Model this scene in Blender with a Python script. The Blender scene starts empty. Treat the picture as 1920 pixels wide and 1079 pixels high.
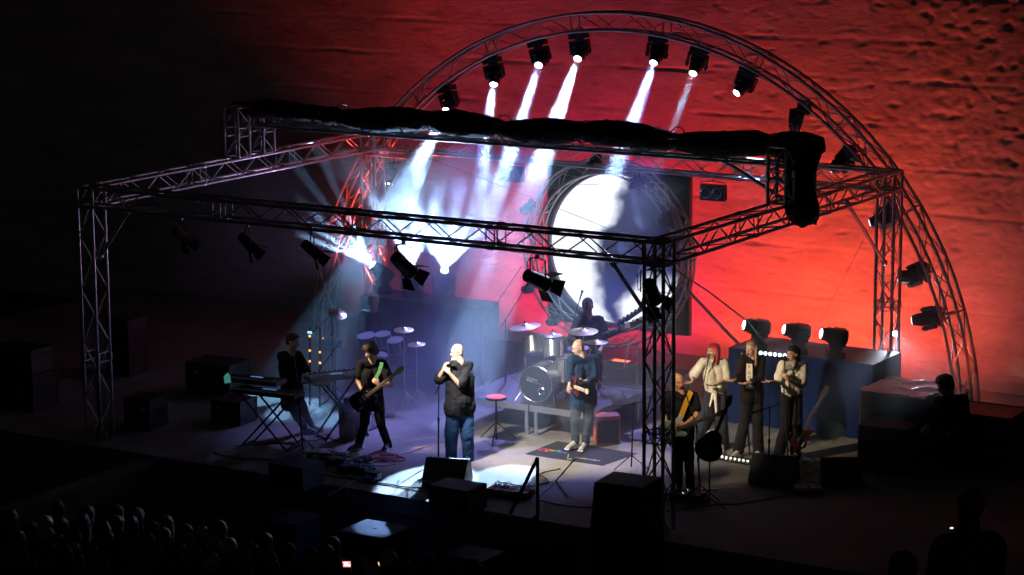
import bpy, bmesh, math, random
from mathutils import Vector, Matrix, noise
V = Vector
SC = bpy.context.scene
C = SC.collection
rnd = random.Random(7)
PI = math.pi

# ---------------------------------------------------------------- camera
CAM = V((26.1043, -29.0214, 9.7135)); FOC = 4743.71
YAW, PITCH, ROLL = -0.566, -0.1891, -0.0082
cf = V((math.sin(YAW)*math.cos(PITCH), math.cos(YAW)*math.cos(PITCH), math.sin(PITCH)))
_r = cf.cross(V((0, 0, 1))).normalized(); _u = _r.cross(cf)
cr = math.cos(ROLL)*_r + math.sin(ROLL)*_u
cu = -math.sin(ROLL)*_r + math.cos(ROLL)*_u
cam = bpy.data.cameras.new('camera'); camo = bpy.data.objects.new('camera', cam); C.objects.link(camo)
cam.sensor_width = 36; cam.lens = FOC/1920*36; cam.clip_end = 400; cam.clip_start = .5
camo.matrix_world = Matrix(((cr.x, cu.x, -cf.x, CAM.x), (cr.y, cu.y, -cf.y, CAM.y), (cr.z, cu.z, -cf.z, CAM.z), (0, 0, 0, 1)))
SC.camera = camo

def ray(x, y): return cf + cr*((x-960)/FOC) + cu*((539.5-y)/FOC)
def GZ(x, y, z=0.): d = ray(x, y); return CAM + d*((z-CAM.z)/d.z)
def GY(x, y, Y): d = ray(x, y); return CAM + d*((Y-CAM.y)/d.y)
def GX(x, y, X): d = ray(x, y); return CAM + d*((X-CAM.x)/d.x)

# ---------------------------------------------------------------- world, moonlight, exposure
w = bpy.data.worlds.new('World'); SC.world = w; w.use_nodes = True
nt = w.node_tree; bg = nt.nodes['Background']
sky = nt.nodes.new('ShaderNodeTexSky'); sky.sky_type = 'NISHITA'; sky.sun_disc = False
sky.sun_elevation = math.radians(4); sky.sun_rotation = math.radians(150)
nt.links.new(sky.outputs[0], bg.inputs[0]); bg.inputs[1].default_value = 0.0014
sun = bpy.data.lights.new('moon', 'SUN'); sun.energy = 0.006; sun.angle = math.radians(.5); sun.color = (.7, .8, 1)
suno = bpy.data.objects.new('moon', sun); C.objects.link(suno)
suno.rotation_euler = (math.radians(55), 0, math.radians(30))
SC.view_settings.view_transform = 'Standard'; SC.view_settings.look = 'None'
SC.view_settings.exposure = 0; SC.view_settings.gamma = 1; SC.view_settings.use_curve_mapping = False
SC.render.engine = 'CYCLES'
cy = SC.cycles
cy.use_denoising = True; cy.denoiser = 'OPENIMAGEDENOISE'
cy.max_bounces = 5; cy.diffuse_bounces = 2; cy.glossy_bounces = 2; cy.transmission_bounces = 3
cy.volume_bounces = 0; cy.transparent_max_bounces = 12
cy.volume_step_rate = 1.5; cy.volume_max_steps = 96
cy.caustics_reflective = False; cy.caustics_refractive = False
cy.sample_clamp_indirect = 4.0; cy.sample_clamp_direct = 0
cy.use_light_tree = True

# ---------------------------------------------------------------- materials
MATS = {}
def mat(name, col, rough=.6, metal=0., emit=None, es=0., var=.15, scale=8., bump=0., bscale=40., coat=0., alpha=1., trans=0., spec=.5):
    if name in MATS: return MATS[name]
    m = bpy.data.materials.new(name); MATS[name] = m; m.use_nodes = True
    n = m.node_tree; b = n.nodes['Principled BSDF']
    b.inputs['Roughness'].default_value = rough; b.inputs['Metallic'].default_value = metal
    b.inputs['Coat Weight'].default_value = coat; b.inputs['Specular IOR Level'].default_value = spec
    if trans: b.inputs['Transmission Weight'].default_value = trans
    tc = n.nodes.new('ShaderNodeTexCoord')
    nz = n.nodes.new('ShaderNodeTexNoise'); nz.inputs['Scale'].default_value = scale; nz.inputs['Detail'].default_value = 6
    n.links.new(tc.outputs['Object'], nz.inputs['Vector'])
    mx = n.nodes.new('ShaderNodeMix'); mx.data_type = 'RGBA'
    lo = [max(0, c*(1-var)) for c in col]; hi = [min(1, c*(1+var)) for c in col]
    mx.inputs[6].default_value = (*lo, 1); mx.inputs[7].default_value = (*hi, 1)
    n.links.new(nz.outputs['Fac'], mx.inputs[0]); n.links.new(mx.outputs[2], b.inputs['Base Color'])
    if emit:
        b.inputs['Emission Color'].default_value = (*emit, 1); b.inputs['Emission Strength'].default_value = es
    if bump:
        nb = n.nodes.new('ShaderNodeTexNoise'); nb.inputs['Scale'].default_value = bscale; nb.inputs['Detail'].default_value = 5
        bp = n.nodes.new('ShaderNodeBump'); bp.inputs['Strength'].default_value = bump; bp.inputs['Distance'].default_value = .02
        n.links.new(tc.outputs['Object'], nb.inputs['Vector']); n.links.new(nb.outputs['Fac'], bp.inputs['Height'])
        n.links.new(bp.outputs[0], b.inputs['Normal'])
    if trans: b.inputs['Transmission Weight'].default_value = trans; b.inputs['IOR'].default_value = 1.4
    m.diffuse_color = (*col, 1)
    return m
ALU = mat('aluminium', (.62, .62, .64), .32, .9, var=.12, scale=5)
BLK = mat('black_powder_coat', (.018, .018, .02), .45, var=.3, scale=20)
PLA = mat('black_plastic', (.022, .022, .026), .4, var=.3, scale=15)
RUB = mat('black_rubber', (.012, .012, .013), .7)
CLO = mat('black_molleton', (.010, .010, .013), .8, spec=.35, var=.4, scale=6, bump=.6, bscale=9)
CHR = mat('chrome', (.75, .75, .78), .16, 1., var=.05)
STE = mat('steel_cable', (.25, .25, .27), .45, .8)
SKN = mat('skin', (.52, .31, .23), .5, var=.12, scale=14)
LNS = mat('lamp_lens_lit', (1, 1, 1), .2, emit=(.85, .92, 1), es=14)
LND = mat('lamp_lens_dim', (.9, .9, .9), .15, emit=(.8, .9, 1), es=2.0)
LOF = mat('lamp_lens_off', (.05, .055, .07), .08, var=.2)
GRI = mat('speaker_grille', (.02, .02, .022), .55, .3, bump=.8, bscale=180)
WHT = mat('white_plastic', (.75, .75, .74), .5)
CAB = mat('cable_rubber', (.014, .014, .016), .5)
RCB = mat('red_cable_rubber', (.55, .035, .03), .45)
CYM = mat('cymbal_bronze', (.72, .62, .42), .3, .95, var=.15, scale=30)
DHD = mat('drum_head', (.28, .28, .32), .45)
TAN = mat('tan_tolex', (.46, .36, .2), .6, bump=.3, bscale=90)
ORA = mat('orange_tolex', (.62, .13, .03), .55, bump=.3, bscale=90)
NVY = mat('navy_cloth', (.007, .020, .085), .9, spec=.1, bump=.5, bscale=12)
DNB = mat('dark_plywood', (.03, .028, .027), .6, bump=.3)
PAP = mat('white_paper', (.8, .8, .78), .7, var=.05)

# ---------------------------------------------------------------- mesh helpers
def basis(d):
    d = V(d).normalized(); a = V((0, 0, 1)) if abs(d.z) < .95 else V((1, 0, 0))
    x = a.cross(d).normalized(); return x, d.cross(x), d
class MB:
    def __init__(s): s.v = []; s.f = []
    def add(s, vs, fs):
        o = len(s.v); s.v += [tuple(v) for v in vs]; s.f += [tuple(i+o for i in f) for f in fs]; return s
    def box(s, c, d, rz=0., M=None):
        c = V(c); h = V(d)/2; R = M or Matrix.Rotation(rz, 3, 'Z')
        vs = [c + R @ V((x*h.x, y*h.y, z*h.z)) for x in (-1, 1) for y in (-1, 1) for z in (-1, 1)]
        return s.add(vs, [(0, 1, 3, 2), (4, 6, 7, 5), (0, 4, 5, 1), (2, 3, 7, 6), (0, 2, 6, 4), (1, 5, 7, 3)])
    def cyl(s, a, b, r0, r1=None, n=10, caps=True):
        a, b = V(a), V(b); r1 = r0 if r1 is None else r1
        x, y, _ = basis(b-a)
        vs = [p + (x*math.cos(t*2*PI/n) + y*math.sin(t*2*PI/n))*r for p, r in ((a, r0), (b, r1)) for t in range(n)]
        fs = [(i, (i+1) % n, n+(i+1) % n, n+i) for i in range(n)]
        if caps: fs += [tuple(range(n-1, -1, -1)), tuple(range(n, 2*n))]
        return s.add(vs, fs)
    def tube(s, pts, r, n=6, caps=True, closed=False):
        pts = [V(p) for p in pts]; m = len(pts); vs = []; fs = []
        px = None
        for i, p in enumerate(pts):
            d = (pts[(i+1) % m]-pts[i-1]) if closed else (pts[min(i+1, m-1)]-pts[max(i-1, 0)])
            d.normalize()
            x = basis(d)[0] if px is None else (px - d*px.dot(d)).normalized()
            px = x; y = d.cross(x)
            rr = r[i] if isinstance(r, (list, tuple)) else r
            vs += [p + (x*math.cos(k*2*PI/n) + y*math.sin(k*2*PI/n))*rr for k in range(n)]
        for i in range(m if closed else m-1):
            j = (i+1) % m
            fs += [(i*n+k, i*n+(k+1) % n, j*n+(k+1) % n, j*n+k) for k in range(n)]
        if caps and not closed: fs += [tuple(range(n-1, -1, -1)), tuple(range((m-1)*n, m*n))]
        return s.add(vs, fs)
    def sph(s, c, r, n=12, m=8, M=None):
        c = V(c); r = V((r, r, r)) if not hasattr(r, '__len__') else V(r); M = M or Matrix.Identity(3)
        vs = [c + M @ V((0, 0, r.z))]
        for i in range(1, m):
            t = PI*i/m
            vs += [c + M @ V((r.x*math.sin(t)*math.cos(2*PI*k/n), r.y*math.sin(t)*math.sin(2*PI*k/n), r.z*math.cos(t))) for k in range(n)]
        vs.append(c + M @ V((0, 0, -r.z))); e = len(vs)-1
        fs = [(0, 1+k, 1+(k+1) % n) for k in range(n)]
        for i in range(m-2):
            a = 1+i*n; b = a+n
            fs += [(a+k, b+k, b+(k+1) % n, a+(k+1) % n) for k in range(n)]
        a = 1+(m-2)*n
        fs += [(a+k, e, a+(k+1) % n) for k in range(n)]
        return s.add(vs, fs)
    def lathe(s, prof, a=(0, 0, 0), d=(0, 0, 1), n=16):
        a = V(a); x, y, z = basis(d); vs = []; fs = []
        for r, h in prof: vs += [a + z*h + (x*math.cos(2*PI*k/n) + y*math.sin(2*PI*k/n))*max(r, 1e-4) for k in range(n)]
        for i in range(len(prof)-1): fs += [(i*n+k, i*n+(k+1) % n, (i+1)*n+(k+1) % n, (i+1)*n+k) for k in range(n)]
        fs += [tuple(range(n-1, -1, -1)), tuple(range((len(prof)-1)*n, len(prof)*n))]
        return s.add(vs, fs)
    def prism(s, pts, t, M=None, c=(0, 0, 0)):
        # outline in x,z; thickness t along y
        M = M or Matrix.Identity(3); c = V(c); n = len(pts)
        vs = [c + M @ V((x, -t/2, z)) for x, z in pts] + [c + M @ V((x, t/2, z)) for x, z in pts]
        fs = [tuple(range(n)), tuple(range(2*n-1, n-1, -1))] + [(i, n+i, n+(i+1) % n, (i+1) % n) for i in range(n)]
        return s.add(vs, fs)
    def mesh(s, name):
        me = bpy.data.meshes.new(name); me.from_pydata(s.v, [], s.f); me.update()
        return me
    def build(s, name, m, parent=None, loc=(0, 0, 0), smooth=False, bevel=0., rot=None):
        me = s.mesh(name); me.materials.append(m)
        bm = bmesh.new(); bm.from_mesh(me); bmesh.ops.recalc_face_normals(bm, faces=bm.faces)
        if bevel: bmesh.ops.bevel(bm, geom=[e for e in bm.edges], offset=bevel, segments=2, affect='EDGES', profile=.6)
        bm.to_mesh(me); bm.free()
        if smooth:
            for p in me.polygons: p.use_smooth = True
            try: me.set_sharp_from_angle(angle=math.radians(38))
            except Exception: pass
        o = bpy.data.objects.new(name, me); C.objects.link(o); o.location = loc
        if rot: o.rotation_euler = rot
        if parent: o.parent = parent
        return o
def tag(o, label=None, cat=None, group=None, kind=None):
    if label: o['label'] = label
    if cat: o['category'] = cat
    if group: o['group'] = group
    if kind: o['kind'] = kind
    return o
def thing(name, label, cat, loc=(0, 0, 0), rz=0., group=None):
    o = bpy.data.objects.new(name, None); C.objects.link(o); o.location = loc; o.rotation_euler = (0, 0, rz)
    o.empty_display_size = .1
    return tag(o, label, cat, group)
def inst(name, me, parent, M):
    o = bpy.data.objects.new(name, me); C.objects.link(o); o.parent = parent; o.matrix_local = M; return o
def copy_tree(o, parent=None):
    c = o.copy(); C.objects.link(c)
    if parent: c.parent = parent
    for ch in o.children: copy_tree(ch, c)
    return c
def aimM(loc, d, up=(0, 0, 1), flip=False):
    # local -Z points along d
    z = -V(d).normalized(); u = V(up)
    if abs(z.dot(u)) > .98: u = V((0, 1, 0))
    x = u.cross(z).normalized(); y = z.cross(x)
    M = Matrix(((x.x, y.x, z.x), (x.y, y.y, z.y), (x.z, y.z, z.z))).to_4x4(); M.translation = V(loc); return M
def spot(parent, loc, d, watts, deg, col=(1, 1, 1), blend=.15, rad=.05, name='lamp_light'):
    l = bpy.data.lights.new(name, 'SPOT'); l.energy = watts; l.spot_size = math.radians(deg); l.spot_blend = blend
    l.color = col; l.shadow_soft_size = rad
    o = bpy.data.objects.new(name, l); C.objects.link(o)
    o.matrix_world = aimM(loc, d)
    if parent:
        M = aimM(loc, d); o.parent = parent
        o.matrix_parent_inverse = (Matrix.Translation(parent.location) @ parent.rotation_euler.to_matrix().to_4x4()).inverted()
        o.matrix_basis = M
    return o
# ================================================================ SETTING
# stage floor: poured concrete slab, seams as real grooves between slabs
def conc(name, col, scale=1.2, rough=.75, stain=.5):
    m = bpy.data.materials.new(name); m.use_nodes = True; n = m.node_tree; b = n.nodes['Principled BSDF']
    tc = n.nodes.new('ShaderNodeTexCoord'); L = n.links.new
    a = n.nodes.new('ShaderNodeTexNoise'); a.inputs['Scale'].default_value = scale; a.inputs['Detail'].default_value = 8; a.inputs['Roughness'].default_value = .65
    c = n.nodes.new('ShaderNodeTexNoise'); c.inputs['Scale'].default_value = 45; c.inputs['Detail'].default_value = 4
    L(tc.outputs['Object'], a.inputs[0]); L(tc.outputs['Object'], c.inputs[0])
    r = n.nodes.new('ShaderNodeValToRGB'); r.color_ramp.elements[0].position = .3; r.color_ramp.elements[1].position = .72
    r.color_ramp.elements[0].color = (*[x*stain for x in col], 1); r.color_ramp.elements[1].color = (*col, 1)
    L(a.outputs['Fac'], r.inputs[0])
    mx = n.nodes.new('ShaderNodeMix'); mx.data_type = 'RGBA'; mx.blend_type = 'MULTIPLY'; mx.inputs[0].default_value = .3
    L(r.outputs[0], mx.inputs[6]); L(c.outputs['Fac'], mx.inputs[7]); L(mx.outputs[2], b.inputs['Base Color'])
    bp = n.nodes.new('ShaderNodeBump'); bp.inputs['Strength'].default_value = .35; bp.inputs['Distance'].default_value = .01
    L(c.outputs['Fac'], bp.inputs['Height']); L(bp.outputs[0], b.inputs['Normal']); b.inputs['Roughness'].default_value = rough
    return m
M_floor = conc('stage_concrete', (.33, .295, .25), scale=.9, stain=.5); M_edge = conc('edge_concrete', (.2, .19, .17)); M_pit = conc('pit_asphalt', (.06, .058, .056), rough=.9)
YE = -0.436
sf = MB()
sf.box((4.5, (YE+.34+10)/2, -.14), (25, 10-YE-.34, .28))
sfo = sf.build('stage_floor', M_floor); tag(sfo, kind='structure')
for i in range(14):      # coping slabs along the front edge, joints open
    x0 = -8+i*1.8
    s = MB().box((x0+.9, YE+.165, -.13+.004), (1.785, .33, .27)).build('coping_slab', M_floor, sfo, bevel=.008)
    if i > 13: break
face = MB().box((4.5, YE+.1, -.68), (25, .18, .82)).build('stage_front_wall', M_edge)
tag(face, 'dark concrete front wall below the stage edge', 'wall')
for i in range(16):
    MB().box((-7.5+i*1.56, YE+.002, -.64), (1.5, .024, .7)).build('panel', M_edge, face, bevel=.004)
# low parapet running forward from the left end of the stage
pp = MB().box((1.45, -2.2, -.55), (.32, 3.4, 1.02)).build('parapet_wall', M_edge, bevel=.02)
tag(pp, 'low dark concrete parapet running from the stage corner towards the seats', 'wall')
gr = MB().box((0, 0, -1.25), (400, 400, .4)).build('ground', M_pit); tag(gr, kind='structure')
# seating terraces rising towards the camera
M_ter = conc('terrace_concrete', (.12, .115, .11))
AX = V((-cf.x, -cf.y, 0)).normalized()            # away from the stage
LX = V((AX.y, -AX.x, 0))
def head_z(t): return .68 + (33-t)*.26
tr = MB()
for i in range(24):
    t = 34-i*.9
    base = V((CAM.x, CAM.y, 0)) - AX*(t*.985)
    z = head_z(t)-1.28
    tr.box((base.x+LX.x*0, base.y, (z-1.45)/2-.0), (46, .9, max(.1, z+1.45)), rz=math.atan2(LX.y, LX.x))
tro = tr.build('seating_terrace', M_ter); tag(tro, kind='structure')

# ---------------------------------------------------------------- quarry wall with board marks and rough patches
def rock_mat():
    m = bpy.data.materials.new('rough_concrete_wall'); m.use_nodes = True; n = m.node_tree; b = n.nodes['Principled BSDF']; L = n.links.new
    b.inputs['Roughness'].default_value = .85
    tc = n.nodes.new('ShaderNodeTexCoord')
    mp = n.nodes.new('ShaderNodeMapping'); mp.inputs['Scale'].default_value = (.55, .55, 1.8); L(tc.outputs['Object'], mp.inputs[0])
    a = n.nodes.new('ShaderNodeTexNoise'); a.inputs['Scale'].default_value = 1.6; a.inputs['Detail'].default_value = 10; a.inputs['Roughness'].default_value = .68; a.inputs['Distortion'].default_value = .1
    L(mp.outputs[0], a.inputs[0])
    r = n.nodes.new('ShaderNodeValToRGB'); e = r.color_ramp.elements
    e[0].position = .20; e[0].color = (.17, .15, .14, 1); e[1].position = .62; e[1].color = (.42, .39, .36, 1)
    e2 = e.new(.42); e2.color = (.30, .27, .245, 1); L(a.outputs['Fac'], r.inputs[0])
    f = n.nodes.new('ShaderNodeTexNoise'); f.inputs['Scale'].default_value = 9; f.inputs['Detail'].default_value = 8; f.inputs['Roughness'].default_value = .7
    mp2 = n.nodes.new('ShaderNodeMapping'); mp2.inputs['Scale'].default_value = (.8, .8, 2.2); L(tc.outputs['Object'], mp2.inputs[0]); L(mp2.outputs[0], f.inputs[0])
    mx = n.nodes.new('ShaderNodeMix'); mx.data_type = 'RGBA'; mx.blend_type = 'OVERLAY'; mx.inputs[0].default_value = .45
    L(r.outputs[0], mx.inputs[6]); L(f.outputs['Fac'], mx.inputs[7]); L(mx.outputs[2], b.inputs['Base Color'])
    bp = n.nodes.new('ShaderNodeBump'); bp.inputs['Strength'].default_value = .4; bp.inputs['Distance'].default_value = .035
    L(f.outputs['Fac'], bp.inputs['Height']); L(bp.outputs[0], b.inputs['Normal'])
    return m
def fbm(x, y, z, o=5): return noise.fractal(V((x, y, z)), 1.0, 2.0, o)
wv = []; wf = []; NX, NZ = 800, 280; X0, X1, Z0, Z1 = -13., 16., -.4, 8.6
joints = [(.55, .3), (1.3, 1.7), (2.15, .9), (2.9, 2.3), (3.65, .1), (4.35, 4.1), (5.1, 3.3), (5.75, 2.2), (6.5, .4), (7.3, 1.)]
for j in range(NZ+1):
    for i in range(NX+1):
        x = X0+(X1-X0)*i/NX; z = Z0+(Z1-Z0)*j/NZ
        d = .006*fbm(x*.6, 0, z*3., 4)
        for jz, ph in joints:                      # lift lines of the pours
            zz = z - jz - .012*math.sin(x*.6+ph) - .02*noise.noise(V((x*1.3, ph, 0)))
            g = math.exp(-(zz/.022)**2); k = max(0., noise.noise(V((x*.55+ph*3, jz, 2.)))+.45)
            d += .035*g*min(1, k)
        rr = 1/(1+math.exp(-(x-9.3)*1.6))*(1/(1+math.exp(-(z-3.0)*1.8)))
        n2 = fbm(x*5.2, 5., z*6.0, 6); n3 = noise.noise(V((x*8.5, 9., z*8.2)))
        d += rr*(.05*max(0, n2+.05)+.032*max(0, n3-.02)*max(0, n2+.25)*2.0)
        sc = max(0, fbm(x*3.1+30, 2., z*9.5, 5)-.24)*.045*(1 if x > 5.5 else .45)   # spalled streaks
        wv.append((x, 10.0+d+sc, z))
for j in range(NZ):
    for i in range(NX):
        a = j*(NX+1)+i; wf.append((a, a+1, a+NX+2, a+NX+1))
me = bpy.data.meshes.new('rock_wall'); me.from_pydata(wv, [], wf); me.update()
for p in me.polygons: p.use_smooth = True
me.materials.append(rock_mat()); rw = bpy.data.objects.new('rock_wall', me); C.objects.link(rw)
tag(rw, 'tall rough board-marked concrete wall behind the stage, washed in red light', 'wall')

# ================================================================ TRUSSES
UB = MB().cyl((0, 0, 0), (0, 0, 1), 1, n=7, caps=False).mesh('brace'); UB.materials.append(ALU)
UC = MB().cyl((0, 0, 0), (0, 0, 1), 1, n=12, caps=True).mesh('chord'); UC.materials.append(ALU)
for m_ in (UB, UC):
    for p in m_.polygons: p.use_smooth = True
def bar(name, me, root, a, b, r):
    a, b = V(a), V(b); x, y, z = basis(b-a); l = (b-a).length; a = a-V(root.location)
    M = Matrix(((x.x*r, y.x*r, z.x*l, a.x), (x.y*r, y.y*r, z.y*l, a.y), (x.z*r, y.z*r, z.z*l, a.z), (0, 0, 0, 1)))
    return inst(name, me, root, M)
CR, BR_ = .026, .011
def truss(label, a, b, up, s=.29, bay=.42, group='straight aluminium truss sections', name='truss', couplers=()):
    a, b = V(a), V(b); d = (b-a).normalized(); u = V(up); w_ = d.cross(u).normalized(); u = w_.cross(d).normalized()
    root = thing(name, label, 'truss', a, 0, group)
    L = (b-a).length; n = max(2, round(L/bay)); h = s/2
    cs = [(-h, -h), (h, -h), (h, h), (-h, h)]
    P = lambda k, t: a + d*(L*t) + w_*cs[k][0] + u*cs[k][1]
    for k in range(4): bar('chord', UC, root, P(k, 0), P(k, 1), CR)
    for k in range(4):
        k2 = (k+1) % 4
        for i in range(n):
            p, q = (k, k2) if (i+k) % 2 else (k2, k)
            bar('brace', UB, root, P(p, i/n), P(q, (i+1)/n), BR_)
        for t in (0, 1): bar('end_frame', UB, root, P(k, t), P(k2, t), .016)
    nc = max(1, int(L/2.5))
    for i in range(1, nc+1):                        # conical couplers where sections join
        t = i/(nc+1)
        for k in range(4): bar('coupler', UC, root, P(k, t)-d*.05, P(k, t)+d*.05, CR*1.35)
        for k in range(4): bar('end_frame', UB, root, P(k, t)-d*.07, P((k+1) % 4, t)-d*.07, .011); bar('end_frame', UB, root, P(k, t)+d*.07, P((k+1) % 4, t)+d*.07, .011)
    return root
TW, TD, TZ = 9.99, 7.456, 3.836
RG = 'straight truss sections of the stage roof frame'
truss('truss leg at the dark front left corner of the roof frame', (0, 0, -1.04), (0, 0, TZ-.17), (0, 1, 0), group=RG, name='truss_tower')
truss('nearest truss leg, black in front of the bright round screen', (TW, 0, -1.04), (TW, 0, TZ-.17), (0, 1, 0), group=RG, name='truss_tower')
truss('truss leg against the orange wall beside the arch foot on the right', (TW, TD, .002), (TW, TD, TZ-.17), (0, 1, 0), group=RG, name='truss_tower')
truss('red lit truss leg behind the keyboards at the back left', (0, TD, .002), (0, TD, TZ-.17), (0, 1, 0), group=RG, name='truss_tower')
truss('front roof truss carrying the hanging theatre spotlights', (.17, 0, TZ), (TW-.17, 0, TZ), (0, 0, 1), group=RG)
truss('back roof truss crossing above the round screen', (.17, TD, TZ), (TW-.17, TD, TZ), (0, 0, 1), group=RG)
truss('left side roof truss catching violet and red light', (0, .17, TZ), (0, TD-.17, TZ), (0, 0, 1), group=RG)
truss('right side roof truss, dark against the orange wall', (TW, .17, TZ), (TW, TD-.17, TZ), (0, 0, 1), group=RG)
# corner blocks
for i, (x, y, lb) in enumerate([(0, 0, 'corner cube above the front left truss leg'), (TW, 0, 'corner cube above the nearest truss leg'), (TW, TD, 'corner cube where the right roof truss meets the arch'), (0, TD, 'corner cube above the back left truss leg')]):
    r = thing('truss_corner', lb, 'truss corner', (x, y, TZ), 0, 'corner cubes of the roof frame'); h = .145
    c8 = [V((x+sx*h, y+sy*h, TZ+sz*h)) for sx in (-1, 1) for sy in (-1, 1) for sz in (-1, 1)]
    for p in range(8):
        for q in range(p+1, 8):
            if abs((c8[p]-c8[q]).length-2*h) < 1e-3: bar('edge_tube', UC, r, c8[p], c8[q], CR*.98)
    for p, q in ((0, 3), (4, 7), (0, 5), (2, 7), (0, 6), (1, 7)): bar('brace', UB, r, c8[p], c8[q], BR_)
# raised upper truss under the rolled cloth
UY, UZ = 3.95, 4.66
truss('upper truss raised above the roof frame under the rolled black cloth', (.0, UY, UZ), (TW, UY, UZ), (0, 0, 1), group=RG)
for x, lb in ((.0, 'short truss post on the left roof truss'), (TW, 'short truss post on the right roof truss')):
    sg = 1 if x < 1 else -1
    truss(lb, (x+.0, UY-.33, TZ+.17), (x+.0, UY-.33, UZ+.17), (0, 1, 0), group='short posts carrying the upper truss', name='truss_post', bay=.25)
    truss(lb.replace('short', 'second short'), (x, UY+.34, TZ+.17), (x, UY+.34, UZ+.17), (0, 1, 0), group='short posts carrying the upper truss', name='truss_post', bay=.25)
# curved trusses
def ring_truss(name, label, cat, ctr, y0, y1, r_out, r_in, a0, a1, nseg, nb, asp=1., grp=None, cr=CR, br=BR_, closed=False):
    root = thing(name, label, cat, (ctr[0], (y0+y1)/2, ctr[1]), 0, grp)
    def P(k, a):
        r = (r_out, r_out, r_in, r_in)[k]; y = (y0, y1, y1, y0)[k]
        return V((ctr[0]+r*math.cos(a), y, ctr[1]+r*asp*math.sin(a)))
    for k in range(4):
        pts = [P(k, a0+(a1-a0)*i/nseg)-root.location for i in range(nseg if closed else nseg+1)]
        MB().tube(pts, cr, 10, closed=closed).build('chord', ALU, root, smooth=True)
    for k in range(4):
        k2 = (k+1) % 4
        for i in range(nb):
            p, q = (k, k2) if (i+k) % 2 else (k2, k)
            bar('brace', UB, root, P(p, a0+(a1-a0)*i/nb), P(q, a0+(a1-a0)*(i+1)/nb), br)
        for i in range(0, nb+1, max(4, nb//9)): bar('cross_tube', UB, root, P(k, a0+(a1-a0)*i/nb), P(k2, a0+(a1-a0)*i/nb), br*1.3)
    return root
ARC = (4.87, -.151); AY = 7.86; AR = 6.50; AAS = .9856
foot = math.asin(.155/AR)
ring_truss('arch_truss', 'great curved truss arch spanning the stage in front of the wall', 'truss arch', ARC, AY-.13, AY+.15, AR, AR-.30, foot, PI-foot, 72, 44, AAS, cr=.026)
RC = (4.55, 2.12)
ring_truss('ring_truss', 'circular truss ring around the round video screen', 'truss ring', RC, 7.86, 8.10, 1.63, 1.385, 0, 2*PI, 64, 28, grp=None, cr=.02, br=.008, closed=True)
# diagonal steel props
def prop(label, a, b, r=.028, grp='diagonal brace tubes on the truss legs'):
    o = thing('brace_tube', label, 'brace tube', a, 0, grp)
    bar('tube', UC, o, a, b, r)
    for e in (a, b): bar('clamp', UC, o, V(e)-(V(b)-V(a)).normalized()*.04, V(e)+(V(b)-V(a)).normalized()*.04, r*1.7)
prop('grey prop bracing the right side of the screen ring down to the floor', GY(1290, 545, 8.0), GY(1436, 700, 7.55))
prop('dark brace under the front roof truss beside the nearest leg', (9.28, 0, 3.62), (9.86, 0, 2.9))
prop('brace from the right side truss down to the back right leg', (TW, 5.9, 3.68), (TW, 7.3, 2.55))
prop('brace from the upper truss down to the right side truss', (9.0, UY-.14, 4.5), (9.95, UY-.16, 4.03))
prop('red lit brace on the back left leg', (.9, TD-.15, 3.75), (.14, TD-.15, 2.5))
prop('red lit horizontal tube beside the back left leg', (-.3, TD-.2, 3.62), (.95, TD-.2, 3.60))
prop('dark brace beside the front left truss leg', (.75, 0, 3.65), (.15, 0, 2.9))
# steel cables
def cable(label, pts, r=.006, m=None, name='steel_cable', cat='cable', grp=None):
    o = MB().tube(pts, r, 5).build(name, m or STE); return tag(o, label, cat, grp)
cable('thin rigging wire crossing in front of the round screen', [GY(790, 292, 6.), GY(1000, 372, 4.5), GY(1185, 447, 2.)], .004, grp='rigging wires')
cable('long level rigging wire behind the front roof truss', [GY(615, 358, 7.3), GY(850, 354, 7.3), GY(1125, 346, 7.3)], .004, grp='rigging wires')
cable('guy wire running down the orange wall to the lamp table', [GY(1633, 425, 7.3), GY(1540, 600, 7.), GY(1520, 648, 6.6)], .004, grp='rigging wires')
cable('chain and strap hanging off the nearest leg towards the singers', [V((TW+.1, .2, 3.6)), GY(1330, 548, 3.), GY(1400, 602, 4.6), GY(1440, 650, 6.2)], .012, CAB)
cable('guy wire right of the arch foot', [GY(1795, 640, 8.6), GY(1760, 705, 8.6)], .005, grp='rigging wires')

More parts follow.
